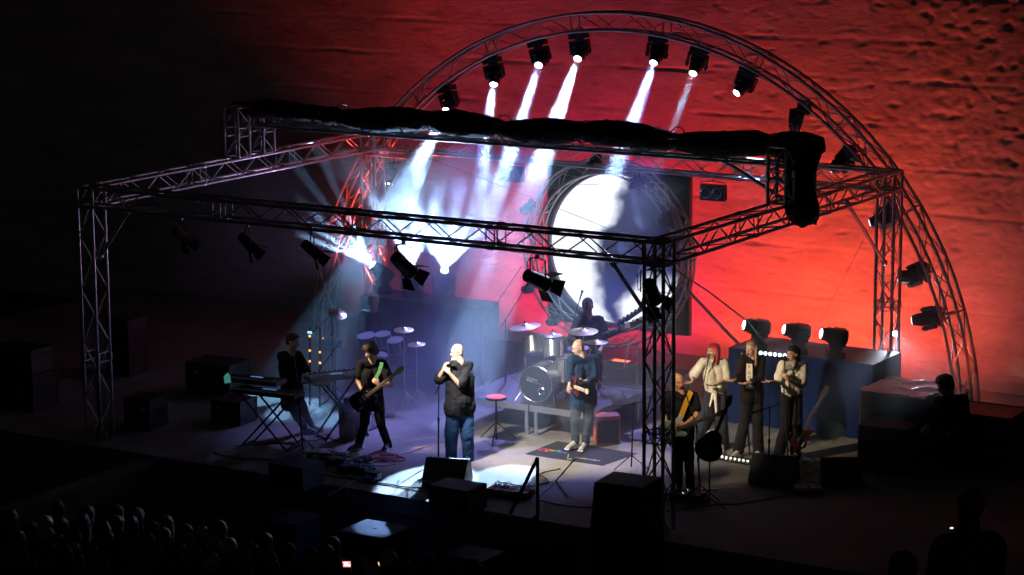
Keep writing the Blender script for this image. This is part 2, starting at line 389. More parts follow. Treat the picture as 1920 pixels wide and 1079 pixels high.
# ---------------------------------------------------------------- draped cloth over the upper truss
def drape():
    pts = []; N = 220; K = 26
    NOT = [-1., GY(640, 240, UY).x, GY(815, 240, UY).x, GY(942, 240, UY).x, GY(1096, 240, UY).x, GY(1268, 250, UY).x, GY(1448, 270, UY).x, TW+.4]
    prof_ = []
    for i in range(N+1):
        t = i/N; x = -.28+t*(TW+.53)
        for q in range(len(NOT)-1):
            if NOT[q] <= x <= NOT[q+1]: f = (x-NOT[q])/(NOT[q+1]-NOT[q]); break
        lump = .40+.56*abs(math.sin(PI*f**(.8+.3*(q % 2))))**.55
        lump *= .85+.15*noise.noise(V((x*1.3, 0, 3)))
        if x < 1.6: lump *= .62+.15*max(0, (x+.9)/2.5)
        ry, rz = .25*lump+.07, .195*lump+.03
        sag = .0
        cy_, cz_ = UY+.02, UZ+.10+.03*math.sin(x*2.1)+(.0 if x > 1.4 else .0)
        for k in range(K):
            a = 2*PI*k/K
            wr = 1+.10*noise.noise(V((x*2.2, math.cos(a)*1.5, math.sin(a)*1.5)))+.10*noise.noise(V((x*7, math.cos(a)*4, math.sin(a)*4)))+.05*noise.noise(V((x*18, math.cos(a)*9, math.sin(a)*9)))+.035*math.sin(a*3+x*5+2*math.sin(x*2.3))
            pts.append(V((x, cy_+ry*math.cos(a)*wr*1.15, cz_+rz*math.sin(a)*wr*1.05)))
    fs = [(i*K+k, i*K+(k+1) % K, (i+1)*K+(k+1) % K, (i+1)*K+k) for i in range(N) for k in range(K)]
    fs += [tuple(range(K)), tuple(range(N*K, (N+1)*K))]
    return MB().add(pts, fs)
do = drape().build('draped_cloth', CLO, smooth=True)
tag(do, 'long black cloth rolled and tied along the top of the upper truss', 'cloth')
for i in range(6):
    x = (GY((640, 815, 942, 1096, 1268, 1448)[i], 250, UY).x)
    MB().tube([V((x, UY+.02+.25*math.cos(a), UZ+.12+.17*math.sin(a))) for a in [2*PI*k/14 for k in range(14)]], .012, 5, closed=True).build('tie', BLK, do)
# hanging end
def hang():
    vs = []; K = 24; rows = 26
    for j in range(rows+1):
        t = j/rows; z = UZ+.34-t*1.32
        hw = .25-.07*t+.05*math.sin(t*9)+(.05 if t < .2 else 0); hd = .22-.06*t+.03*math.sin(t*7+1)
        if t > .94: hw *= .8
        if j == 0: hw *= .55; hd *= .6
        cx = TW+.14+.10*t
        for k in range(K):
            a = 2*PI*k/K; f = 1+.12*math.sin(a*5+t*3)+.06*math.sin(a*9)
            vs.append(V((cx+hw*math.cos(a)*f, UY-.05+hd*math.sin(a)*f, z+.04*math.sin(a*3+2)*t)))
    fs = [(j*K+k, j*K+(k+1) % K, (j+1)*K+(k+1) % K, (j+1)*K+k) for j in range(rows) for k in range(K)]
    fs += [tuple(range(K)), tuple(range(rows*K, (rows+1)*K))]
    return MB().add(vs, fs)
ho = hang().build('hanging_cloth', CLO, smooth=True)
tag(ho, 'bunched black cloth hanging down at the right end of the upper truss', 'cloth')

# ================================================================ ROUND VIDEO SCREEN
bp_ = MB().box((4.55, 8.36, 2.14), (2.82, .1, 2.8)).build('black_backing_panel', BLK)
tag(bp_, 'square black backing panel behind the round screen', 'panel')
def screen():
    R = 1.31; NR, NA = 70, 160; vs = [(0, 0, 0)]; cs = []
    for i in range(1, NR+1):
        for k in range(NA): a = 2*PI*k/NA; vs.append((R*i/NR*math.cos(a), 0, R*i/NR*math.sin(a)))
    fs = [(0, 1+k, 1+(k+1) % NA) for k in range(NA)]
    for i in range(NR-1):
        a = 1+i*NA; b = a+NA
        fs += [(a+k, b+k, b+(k+1) % NA, a+(k+1) % NA) for k in range(NA)]
    me = bpy.data.meshes.new('screen_picture'); me.from_pydata(vs, [], fs); me.update()
    ca = me.color_attributes.new('picture', 'FLOAT_COLOR', 'POINT')
    def ss(e0, e1, x): t = min(1, max(0, (x-e0)/(e1-e0))); return t*t*(3-2*t)
    def edge(z):      # left outline of the dark mass, in picture heights (z up, 0 centre)
        P_ = [(-1.35, -.1), (-1.15, -.26), (-.9, -.36), (-.62, -.44), (-.35, -.45), (0., -.38), (.35, -.2), (.7, -.02), (1., .06), (1.32, .2)]
        for (a, b), (c, d) in zip(P_, P_[1:]):
            if a <= z <= c: t = (z-a)/(c-a); return b+(d-b)*t
        return P_[0][1] if z < P_[0][0] else P_[-1][1]
    for i, v in enumerate(vs):
        x, z = v[0], v[2]
        nx = x+.13*noise.fractal(V((x*2.5, 1, z*2.5)), 1, 2, 5)
        e = edge(z)+.05*noise.noise(V((0, 3, z*6)))
        dark = ss(e-.13, e+.15, nx)
        # bright patch low on the right: below a slanting line, right of the neck
        rt = .10
        d2 = ss(.10, -.28, z - min(-.38, -.85+1.1*(nx-.1)) + .14*noise.noise(V((x*2.4, 7, z*2.4))))*ss(rt-.12, rt+.16, nx)
        dark *= (1-d2)
        cl = noise.fractal(V((x*2.2+5, 2, z*2.2)), 1, 2, 6)*.5+.5
        wisp = max(0, noise.fractal(V((x*3.3, 12, z*1.7)), 1, 2, 4)-.18)*.5
        base = V((.005, .005, .022))*(.3+1.3*cl*cl)+V((.10, .14, .38))*wisp*2.6*ss(-1.1, 0, z)+V((.016, .022, .11))*ss(-.1, -1., z)*2
        wh = V((.88, .92, 1.0))*1.5
        col = wh*(1-dark)+base*dark
        ca.data[i].color = (*col, 1)
    m = bpy.data.materials.new('led_picture'); m.use_nodes = True; n = m.node_tree; b = n.nodes['Principled BSDF']
    b.inputs['Base Color'].default_value = (.02, .02, .02, 1); b.inputs['Roughness'].default_value = .4
    at = n.nodes.new('ShaderNodeAttribute'); at.attribute_name = 'picture'
    n.links.new(at.outputs['Color'], b.inputs['Emission Color']); b.inputs['Emission Strength'].default_value = 1.0
    me.materials.append(m); return me
scr = thing('video_screen', 'round video screen showing a white glow and a dark cloudy figure', 'video screen', (4.55, 8.28, 2.14))
inst('picture', screen(), scr, Matrix.Identity(4))
MB().tube([(1.345*math.cos(2*PI*k/72), -.03, 1.345*math.sin(2*PI*k/72)) for k in range(72)], .036, 8, closed=True).build('rim', mat('screen_rim', (.30, .28, .42), .5), scr, smooth=True)
# ================================================================ LAMPS
def mh_meshes():
    d = {}
    b = MB(); b.box((0, 0, -.045), (.30, .22, .09)); b.box((0, 0, .01), (.2, .1, .03)); b.cyl((0, 0, -.09), (0, 0, -.12), .08, n=16)
    b.box((.155, 0, -.045), (.02, .12, .05)); b.box((-.155, 0, -.045), (.02, .12, .05)); d['base'] = b
    y = MB(); y.box((0, 0, -.135), (.30, .13, .035))
    for s in (-1, 1):
        y.prism([(-.06, -.12), (.06, -.12), (.055, -.30), (.03, -.36), (-.03, -.36), (-.055, -.30)], .035, Matrix.Rotation(PI/2, 3, 'Z'), (s*.158, 0, 0))
        y.cyl((s*.13, 0, -.30), (s*.19, 0, -.30), .035, n=12)
    d['yoke'] = y
    h = MB()
    h.lathe([(.075, .17), (.10, .155), (.112, .08), (.112, -.02), (.105, -.08), (.088, -.16), (.082, -.20), (.07, -.205)], n=20)
    for s in (-1, 1):
        h.box((s*.06, 0, .06), (.08, .235, .17)); h.box((s*.05, 0, -.09), (.04, .2, .07))
    for k in range(4): h.box((0, 0, .02+k*.035), (.236, .15, .012))
    d['head'] = h
    l = MB(); l.lathe([(.002, -.216), (.035, -.222), (.060, -.212), (.066, -.203), (.066, -.20)], n=20); d['lens'] = l
    return d
_mh = mh_meshes(); MH = {}
for k_, m_ in (('base', BLK), ('yoke', BLK), ('head', PLA), ('lens', LNS)):
    o_ = _mh[k_].build(k_, m_, smooth=True, bevel=.006 if k_ in ('base',) else 0); MH[k_] = o_.data; bpy.data.objects.remove(o_)
def swap(me, m):
    c = me.copy(); c.materials.clear(); c.materials.append(m); return c
LENS = {'lit': MH['lens'], 'dim': swap(MH['lens'], LND), 'off': swap(MH['lens'], LOF)}
LAST = ['']
def moving_head(label, loc, up, aim, state='lit', group=None, watts=0, deg=5, col=(.75, .87, 1), s=1., clamp=True, name='moving_head_lamp', rad=.045):
    """up = direction from the head towards the mounting; aim = where the beam goes."""
    root = thing(name, label, 'stage lamp', loc, 0, group); LAST[0] = root.name
    u = V(up).normalized(); a = V(aim).normalized()
    x = u.cross(a); x = x.normalized() if x.length > .05 else V((1, 0, 0))
    y = u.cross(x)
    M = Matrix(((x.x, y.x, u.x), (x.y, y.y, u.y), (x.z, y.z, u.z))).to_4x4()
    S = Matrix.Scale(s, 4)
    inst('base', MH['base'], root, M@S); inst('yoke', MH['yoke'], root, M@S)
    z = -a; yy = z.cross(x).normalized(); xx = yy.cross(z)
    H = Matrix(((xx.x, yy.x, z.x), (xx.y, yy.y, z.y), (xx.z, yy.z, z.z))).to_4x4()
    H.translation = u*(-.30*s)
    hd = inst('head', MH['head'], root, H@S)
    inst('lens', LENS[state], hd, Matrix.Identity(4))
    if clamp:
        for sx in (-.07, .07): bar('clamp', UC, root, V(loc)+(u*.0+x*sx)*s, V(loc)+(u*.09+x*sx)*s, .03*s)
    if watts:
        p = V(loc)-u*.30*s+a*.235*s
        spot(root, p, a, watts, deg, col, rad=rad)
    return root

BW = (.38, .62, 1.)
FH = V((cf.x, cf.y, 0)).normalized(); RH = V((FH.y, -FH.x, 0)); UP = V((0, 0, 1)); FW = -FH
# lens pixel, arch angle from mount pixel, floor target pixel (or direction), state, watts, cone
def arch_pt(px, py):
    p = GY(px, py, AY); a = math.atan2((p.z-ARC[1])/AAS, p.x-ARC[0]); r = AR-.30
    return V((ARC[0]+r*math.cos(a), AY, ARC[1]+r*AAS*math.sin(a))), V((math.cos(a), 0, math.sin(a)))
pool = V((5.75, 1.0, 0))
AL = [ # mount px, lens px, target, watts, cone deg, label, smoke density, smoke length
 ((832, 155), (845, 200), GZ(425, 1010, -1), 20000, 10.5, 'leftmost lit lamp on the arch, its wide beam passing behind the black cloth', 3.4, 3.2),  # extra dense smoke swallows this beam before it reaches the floor
 ((918, 98), (927, 148), GZ(850, 800, .0), 13000, 6.6, 'second lit lamp from the left on the arch, beam nearly straight down', 1.0, 4.2),
 ((1003, 62), (1008, 122), GZ(735, 968, -.2), 42000, 5.4, 'third lit lamp from the left on the arch, left of the top', .4, 5.5),
 ((1083, 50), (1085, 107), GZ(805, 905, 0), 62000, 8.5, 'fourth lit lamp from the left, hanging just left of the top of the arch', .32, 3.2),
 ((1236, 58), (1222, 117), GZ(940, 893, 0), 38000, 6.4, 'lit lamp right of the top of the arch with the longest thin beam', .32, 3.0),
 ((1316, 78), (1300, 138), GZ(1015, 893, 0), 3400, 4.4, 'sixth lit lamp on the arch with a thin pale beam', .6, 2.2),
]
def beam_smoke(p, a, ln, r0, half, dens, seed, lb='cone of added smoke shaped to the beam of an arch lamp'):
    """added cone of thicker smoke so the lamp beam shows, patchy along its length"""
    m = bpy.data.materials.new('beam_cone_smoke'); m.use_nodes = True; n = m.node_tree
    for x in list(n.nodes):
        if x.type == 'BSDF_PRINCIPLED': n.nodes.remove(x)
    pv = n.nodes.new('ShaderNodeVolumePrincipled'); pv.inputs['Color'].default_value = (.9, .94, 1, 1); pv.inputs['Anisotropy'].default_value = .3
    n.links.new(pv.outputs[0], n.nodes['Material Output'].inputs['Volume'])
    tc = n.nodes.new('ShaderNodeTexCoord'); nz = n.nodes.new('ShaderNodeTexNoise'); nz.inputs['Scale'].default_value = 2.2; nz.inputs['Detail'].default_value = 4
    mp = n.nodes.new('ShaderNodeMapping'); mp.inputs['Location'].default_value = (seed*3.7, seed, 0); n.links.new(tc.outputs['Object'], mp.inputs[0]); n.links.new(mp.outputs[0], nz.inputs[0])
    rg = n.nodes.new('ShaderNodeMapRange'); rg.inputs[1].default_value = .36; rg.inputs[2].default_value = .62; rg.inputs[3].default_value = .3; n.links.new(nz.outputs['Fac'], rg.inputs[0])
    sp = n.nodes.new('ShaderNodeSeparateXYZ'); n.links.new(tc.outputs['Object'], sp.inputs[0])
    fd = n.nodes.new('ShaderNodeMapRange'); fd.inputs[1].default_value = ln; fd.inputs[2].default_value = ln*.45; n.links.new(sp.outputs['Z'], fd.inputs[0])
    a1 = n.nodes.new('ShaderNodeMath'); a1.operation = 'MULTIPLY'; n.links.new(rg.outputs[0], a1.inputs[0]); n.links.new(fd.outputs[0], a1.inputs[1])
    a2 = n.nodes.new('ShaderNodeMath'); a2.operation = 'MULTIPLY'; n.links.new(a1.outputs[0], a2.inputs[0]); a2.inputs[1].default_value = dens
    n.links.new(a2.outputs[0], pv.inputs['Density'])
    o = MB().cyl((0, 0, 0), (0, 0, ln), r0, r0+math.tan(half)*ln, 20).build('smoke', m)  # volume follows the light cone, added to make the beam visible
    M = aimM(p, -V(a)); o.matrix_world = M
    return tag(o, lb, 'smoke', 'smoke cones added along the beams', 'stuff')
for k_, (mp_, lp_, tgt, W_, dg, lb, dn_, ln_) in enumerate(AL):
    m, nrm = arch_pt(*mp_); lp = GY(*lp_, AY-.15)
    up = (nrm*.5+V((0, 0, 1))*.5).normalized() if abs(nrm.x) > .3 else nrm
    base = m - up*.03
    a = (tgt-lp).normalized()
    moving_head(lb, base, up, a, 'lit', 'lamps hanging from the arch', W_, dg, BW, rad=.05)
    beam_smoke(base-up*.30+a*.24, a, ln_, .065, math.radians(dg*.5+.4), dn_, k_)
    if k_ in (1, 2, 4): q_ = base-up*.30+a*.24; spot(bpy.data.objects[LAST[0]], q_, {1: V((2.5, 4.3, 1.)), 2: V((4.2, 4.2, 1.)), 4: V((6.6, 4.0, .8))}[k_]-q_, {1: 2400, 2: 4400, 4: 2600}[k_], 33, (.27, .28, 1.), blend=.8, rad=.07)  # wide blue fill added at these lamps to tint haze and backs
for mp_, lp_, d_, st, lb, W_, dg in [
 ((1408, 128), (1392, 183), (-.35, -1, -.75), 'lit', 'lamp on the upper right of the arch, small bright lens but no long beam', 0, 0),
 ((1508, 200), (1495, 250), (-.2, .2, -1), 'off', 'dark lamp on the arch above the hanging cloth', 0, 0),
 ((1600, 285), (1560, 302), (-1, -.6, -.6), 'dim', 'grey lamp on the arch just above the right roof corner', 0, 0),
 ((1685, 392), (1640, 412), (-1, -.5, -.35), 'dim', 'lamp between the back right truss leg and the arch', 0, 0),
 ((1735, 508), (1692, 527), (-1, -.35, -.2), 'dim', 'upper of the two lamps on the right foot of the arch', 0, 0),
 ((1765, 592), (1720, 606), (-1, -.35, -.15), 'dim', 'lower of the two lamps on the right foot of the arch', 0, 0)]:
    m, nrm = arch_pt(*mp_)
    h_ = moving_head(lb, m-nrm*.03, nrm, d_, st, 'lamps hanging from the arch', W_, dg, BW)
    if st == 'lit': q_ = m-nrm*.34+V(d_).normalized()*.26; spot(h_, q_, GZ(1510, 800)-q_, 800, 26, (.45, .62, 1.), blend=.8); spot(h_, q_, V((8.3, -8.5, 1.6))-q_, 1500, 26, (.55, .7, 1.), blend=.9)  # two spots added here, one for singers and puff, one for crowd
# small lamps on the ring
for px, py, d_, lb in [(1118, 305, (-.3, -1, -.3), 'small dark lamp on the top of the ring around the screen'), (1196, 345, (-.3, -.8, -.5), 'small dark lamp on the upper right of the screen ring'),
                       (1250, 412, (-.6, -.8, -.3), 'small dark lamp on the right of the screen ring'), (993, 390, (-.3, -1, -.1), 'small grey lamp on the left of the screen ring'),
                       (995, 540, (-.2, -1, .1), 'small grey lamp low on the left of the screen ring'), (1040, 602, (0, -1, .2), 'small dark lamp at the bottom left of the screen ring'), (738, 318, (-.15, -.6, -1), 'dark lamp with a thin beam under the back left roof corner')]:
    p = GY(px, py, 7.75)
    if px == 738:
        h_ = moving_head(lb, p+V((0, 0, .12)), (0, 0, 1), d_, 'lit', 'small lamps on the ring and back corner', 700, 4, BW, s=.8)
        for tx, ty in ((500, 745), (560, 765), (625, 775)): q_ = p+V((0, 0, -.42)); spot(h_, q_, GZ(tx, ty)-q_, 4500, 9, (.25, .6, 1.))  # blue beams added at this lamp to colour the keyboard smoke
    else: moving_head(lb, p+V((0, .08, .05)), (0, 1, .3), d_, 'off', 'small lamps on the ring and back corner', s=.62)
# heads standing on the back left and right risers
BT = 1.2
for i, (px, py, d_, W_, dg, lb) in enumerate([
  (717, 545, -RH*.70+UP*.70+FW*.25, 14000, 5.2, 'leftmost lamp on the back left riser fanning beams to the upper left'),
  (775, 552, UP+FW*.65, 1500, 56, 'middle lamp on the back left riser hidden in its own white glare'),
  (833, 562, UP+FW*.7+RH*.1, 2500, 64, 'right lamp on the back left riser under the largest white glare')]):
    p = GY(px, py+24, 6.95); p.z = BT+.012
    h = moving_head(lb, p, (0, 0, -1), d_, 'lit', 'lamps standing on the back left riser', W_, dg, BW, s=1.15, clamp=False, rad=.05)
    q = p+V((0, 0, .345))+V(d_).normalized()*.27
    if i == 0:
        a = V(d_).normalized(); s_ = basis(a)
        spot(h, q, V((-.3, 2.2, 3.7))-q, 130, 62, (.75, .42, 1.), blend=.9)  # violet spill added at this lamp to tint the left roof truss
        for th in (26, 35.5, 56, 68): spot(h, q, -RH*math.cos(math.radians(th))+UP*math.sin(math.radians(th))+FW*.25, 18000, 5.2, BW, rad=.03)
        for th in (26, 35.5, 45, 56, 68): d = (-RH*math.cos(math.radians(th))+UP*math.sin(math.radians(th))+FW*.25).normalized(); beam_smoke(q-d*.01, d, 1.5 if th < 50 else 1.15, .045, math.radians(3.0), .75, th, 'cone of added smoke shaped to one of the fanned beams at the back left')
    else:
        for k, dx in enumerate(((-.5, -.22, .1, .36) if i == 1 else (-.42, -.12, .2, .5, .85))): d = (UP+RH*dx+FW*.45).normalized(); spot(h, q, d, 16000, 8.0, BW); beam_smoke(q-d*.01, d, 1.75+.25*math.sin(k*2.7+i), .05, math.radians(4.8), 1.3, k+i*5, 'cone of added smoke shaped to one of the upward beams under the white glare')
for px, py, lb in [(1408, 607, 'left of the three lamps on the blue cloth table, lens facing the band'), (1483, 617, 'middle of the three lamps on the blue cloth table'), (1553, 625, 'right of the three lamps on the blue cloth table')]:
    p = GY(px+13, py+40, 6.1); p.z = BT+.012
    moving_head(lb, p, (0, 0, -1), (-.80, -.62, .22), 'lit', 'lamps standing on the blue cloth table', clamp=False, s=1.12)
# wall washers behind the risers
def washer(x, lb, W_, col, y=8.75, dz=1.0, z=.0):
    r = thing('wall_washer_lamp', lb, 'stage lamp', (x, y, z), 0, 'red wash lamps on the floor behind the risers')
    MB().box((0, 0, .09), (.34, .16, .12)).build('body', BLK, r, bevel=.01); MB().box((0, .0, .155), (.30, .12, .01)).build('lens', mat('red_lens', (.8, .05, .02), .2, emit=(1, .08, .03), es=6), r)
    for s_ in (-1, 1): MB().box((s_*.18, 0, .06), (.015, .1, .12)).build('bracket', BLK, r)
    spot(r, (x, y, z+.17), (0, .62, dz), W_, 122, col, blend=1., rad=.12)
RED = (1., .055, .022)
CRI = (1., .018, .09); ORG = (1., .066, .026)
for x, W_, lb, c_ in [(.9, 330, 'red wash lamp behind the back left riser', CRI), (2.7, 1400, 'red wash lamp behind the middle of the back left riser', CRI), (4.6, 900, 'red wash lamp behind the round screen', CRI),
                  (6.5, 1300, 'red wash lamp right of the round screen by the wall', RED), (8.3, 1400, 'red wash lamp behind the blue cloth table', ORG), (9.75, 480, 'red wash lamp behind the back right truss leg', ORG), (11.2, 60, 'red wash lamp beside the arch foot', RED)]:
    washer(x, lb, W_, c_, y=8.35, dz=.52)
for x_, y_, lb_, W_, tg_, c_ in [(-.75, 7.2, 'added red lamp with a dark lens at the foot of the back left truss leg', 900, V((-.1, 7.6, 3.2)), (1, .05, .03)), (.75, 8.0, 'second added red lamp under the left end of the arch', 700, V((-.6, 8.0, 3.0)), (1, .06, .02)), (11.9, 7.3, 'added red lamp outside the right foot of the arch', 160, V((10.6, 7.8, 3.)), (1, .08, .04))]:  # dark-lensed lamps added to redden the truss leg and arch feet
    r = thing('wall_washer_lamp', lb_, 'stage lamp', (x_, y_, 0), .4, 'red wash lamps on the floor behind the risers')
    MB().box((0, 0, .09), (.34, .16, .12)).build('body', BLK, r, bevel=.01); MB().box((0, .0, .155), (.30, .12, .01)).build('lens', LOF, r)
    q_ = V((x_, y_, .18)); spot(r, q_, tg_-q_, W_, 62, c_, blend=.8)
# theatre spots on the front truss
def par(label, px, py, aim, lit=0, s=1., col=(1, .86, .68), deg=30):
    p = GY(px, py-34, 0.0); p.z = TZ-.17-.03
    r = thing('theatre_spotlight', label, 'stage lamp', p, 0, 'theatre spotlights hanging from the front roof truss')
    a = V(aim).normalized(); x = V((0, 0, 1)).cross(a).normalized()
    c = V((0, 0, -.36))
    M = Matrix(((x.x, 0, 0), (x.y, 0, 0), (x.z, 0, 0)))
    bar('clamp', UC, r, p+V((0, 0, .03)), p+V((0, 0, -.06)), .03)
    for s_ in (-1, 1):
        MB().tube([V((0, 0, -.05)), x*(s_*.15)+V((0, 0, -.07)), x*(s_*.155)+c], .011, 6).build('yoke', BLK, r)
    MB().lathe([(.06, -.24), (.09, -.22), (.10, -.1), (.105, .05), (.115, .14), (.12, .145), (.12, .17), (.09, .172)], c, a, 18).build('body', BLK, r, smooth=True)
    MB().cyl(c+a*.150, c+a*.178, .095, n=18).build('lens', LND if lit else LOF, r)
    y = a.cross(x)
    for d_, w_ in ((x, y), (-x, y), (y, x), (-y, x)):
        b0 = c+a*.17+d_*.115; dd = (a*.8+d_*.55).normalized()*.17
        vs = [b0+w_*.085, b0-w_*.085, b0+dd-w_*.12, b0+dd+w_*.12]; nn = dd.cross(w_).normalized()*.004
        MB().add([v+nn for v in vs]+[v-nn for v in vs], [(0, 1, 2, 3), (7, 6, 5, 4), (0, 4, 5, 1), (1, 5, 6, 2), (2, 6, 7, 3), (3, 7, 4, 0)]).build('barn_door', BLK, r)
    MB().tube([V((0, 0, -.02)), x*.2+V((0, 0, -.12)), x*.19+V((0, 0, -.34)), c-a*.22], .007, 5).build('cable', CAB, r)
    if lit: spot(r, p+c+a*.2, a, lit, deg, col, blend=.7, rad=.08)
    if px < 700: r.scale = (.78, .78, .78)
    return r
WARM = (1, .80, .56)
def tow(px, py, x, y, z): p = GY(px, py, 0); return V((x, y, z))-V((p.x, 0, 3.3))
par('leftmost theatre spotlight, barely visible near the front left corner', 340, 455, tow(340, 440, 2.4, 2.2, 1.3), 20, col=WARM)
par('second theatre spotlight from the left on the front truss', 465, 462, tow(465, 455, 4.15, 1.5, 1.15), 800, col=WARM, deg=15)
par('third theatre spotlight from the left, beside the fan of beams', 585, 470, tow(582, 475, 5.6, 1.6, 1.4), 380, col=(1, .84, .70), deg=24)
par('spotlight with open barn doors in front of the white glare', 757, 500, tow(757, 490, 6.6, 3.0, .5), 1700, col=(1, .93, .86), deg=58)
par('spotlight with open barn doors beside the round screen', 1008, 522, tow(1008, 520, 9.15, 4., 1.3), 1150, col=WARM, deg=27)
par('spotlight hidden behind the top of the nearest truss leg', 1222, 545, tow(1225, 535, 9.42, 1.95, 1.35), 260, col=WARM, deg=30)
# two-lamp blinders under the back truss
for px, py, lb in [(1335, 362, 'two-lamp blinder hanging from the back roof truss over the orange wall'), (957, 327, 'two-lamp blinder hanging behind a beam left of the screen')]:
    p = GY(px, py, TD-.05)
    r = thing('blinder_lamp', lb, 'stage lamp', p, 0, 'two-lamp blinders on the back roof truss')
    MB().box((0, .05, 0), (.44, .14, .26)).build('housing', BLK, r, bevel=.01)
    for s_ in (-1, 1):
        MB().lathe([(.055, 0), (.085, -.03), (.095, -.03), (.095, .02)], (s_*.105, -.03, 0), (0, 1, 0), 16).build('reflector', CHR, r, smooth=True)
        MB().lathe([(.002, -.02), (.05, -.012), (.075, 0)], (s_*.105, -.04, 0), (0, 1, 0), 16).build('lens', LOF, r, smooth=True)
        MB().tube([(s_*.23, .05, -.1), (s_*.23, .05, .17), (0, .05, .19), (0, .05, .3)], .01, 5).build('yoke', BLK, r)
# white work lamp glaring behind the right tower
g = thing('work_lamp', 'small white lamp glaring behind the back right truss leg', 'stage lamp', GY(1680, 625, 8.3))
MB().lathe([(.03, .06), (.05, .0), (.055, -.05)], (0, 0, 0), (-.3, 1, 0), 12).build('housing', BLK, g, smooth=True)
MB().sph((.012, -.06, 0), .042, 12, 8).build('lens', mat('glare_lens', (1, 1, 1), emit=(.9, .93, 1), es=60), g, smooth=True)
MB().cyl((0, 0, -.05), (0, 0, -g.location.z+.01), .012).build('stand', BLK, g)
spot(g, g.location+V((.05, -.18, .04)), V((11.1, 5.6, 1.))-g.location, 450, 34, (.8, .85, 1), blend=.6)
l_ = bpy.data.lights.new('work_light', 'POINT'); l_.energy = 16; l_.color = (.85, .9, 1); l_.shadow_soft_size = .05
lo_ = bpy.data.objects.new('work_light', l_); C.objects.link(lo_); lo_.parent = g; lo_.location = (.05, -.16, .04)

# ================================================================ HAZE
def vol(name, density, col=(.9, .93, 1), aniso=.35, noise_=None):
    m = bpy.data.materials.new(name); m.use_nodes = True; n = m.node_tree
    for x in list(n.nodes):
        if x.type == 'BSDF_PRINCIPLED': n.nodes.remove(x)
    pv = n.nodes.new('ShaderNodeVolumePrincipled'); pv.inputs['Color'].default_value = (*col, 1)
    pv.inputs['Density'].default_value = density; pv.inputs['Anisotropy'].default_value = aniso
    n.links.new(pv.outputs[0], n.nodes['Material Output'].inputs['Volume'])
    if noise_:
        sc, lo, hi = noise_
        tc = n.nodes.new('ShaderNodeTexCoord'); nz = n.nodes.new('ShaderNodeTexNoise'); nz.inputs['Scale'].default_value = sc; nz.inputs['Detail'].default_value = 3
        n.links.new(tc.outputs['Object'], nz.inputs[0])
        ln = n.nodes.new('ShaderNodeVectorMath'); ln.operation = 'LENGTH'; n.links.new(tc.outputs['Object'], ln.inputs[0])
        fr = n.nodes.new('ShaderNodeMapRange'); fr.inputs[1].default_value = 1; fr.inputs[2].default_value = .25; n.links.new(ln.outputs['Value'], fr.inputs[0])
        rg = n.nodes.new('ShaderNodeMapRange'); rg.inputs[1].default_value = lo; rg.inputs[2].default_value = hi; n.links.new(nz.outputs['Fac'], rg.inputs[0])
        a = n.nodes.new('ShaderNodeMath'); a.operation = 'MULTIPLY'; n.links.new(fr.outputs[0], a.inputs[0]); n.links.new(rg.outputs[0], a.inputs[1])
        b = n.nodes.new('ShaderNodeMath'); b.operation = 'MULTIPLY'; n.links.new(a.outputs[0], b.inputs[0]); b.inputs[1].default_value = density
        n.links.new(b.outputs[0], pv.inputs['Density'])
    return m
hz = MB().box((5.9, 5.85, 1.98), (12.6, 7.9, 4.0)).build('haze', vol('thin_haze', .034, aniso=.4))  # box shaped low and short to keep unwanted shafts out of the haze
tag(hz, 'thin stage haze cut off low and behind the front of the stage', 'haze', kind='stuff')
# ================================================================ PEOPLE
FH = V((cf.x, cf.y, 0)).normalized(); RH = V((FH.y, -FH.x, 0)); UP = V((0, 0, 1))
def blob(name, prims, m, parent, vox=.012, it=5, bmp=None):
    """prims joined and remeshed into one continuous skin"""
    b = MB()
    for p in prims:
        if p[0] == 'c':
            a, c, r0, r1 = V(p[1]), V(p[2]), p[3], p[4]
            if (c-a).length > 1e-4: b.cyl(a, c, r0, r1, 12)
            b.sph(a, r0, 12, 8); b.sph(c, r1, 12, 8)
        elif p[0] == 'e': b.sph(p[1], p[2], 14, 10, p[3] if len(p) > 3 else None)
        elif p[0] == 'b': b.box(p[1], p[2], M=p[3])
    o = b.build(name, m, parent)
    r = o.modifiers.new('skin', 'REMESH'); r.mode = 'VOXEL'; r.voxel_size = vox; r.use_smooth_shade = True
    s = o.modifiers.new('smooth', 'SMOOTH'); s.iterations = it; s.factor = .5
    if bmp:
        tx = bpy.data.textures.get('folds') or bpy.data.textures.new('folds', 'CLOUDS'); tx.noise_scale = .075; tx.noise_depth = 2
        d = o.modifiers.new('folds', 'DISPLACE'); d.texture = tx; d.strength = bmp; d.mid_level = .5; d.texture_coords = 'LOCAL'
    return o
def frame(f, u=UP):
    """columns: right, forward, up for something facing f"""
    f = V(f).normalized(); r = f.cross(V(u)).normalized(); u2 = r.cross(f)
    return Matrix(((r.x, f.x, u2.x), (r.y, f.y, u2.y), (r.z, f.z, u2.z)))
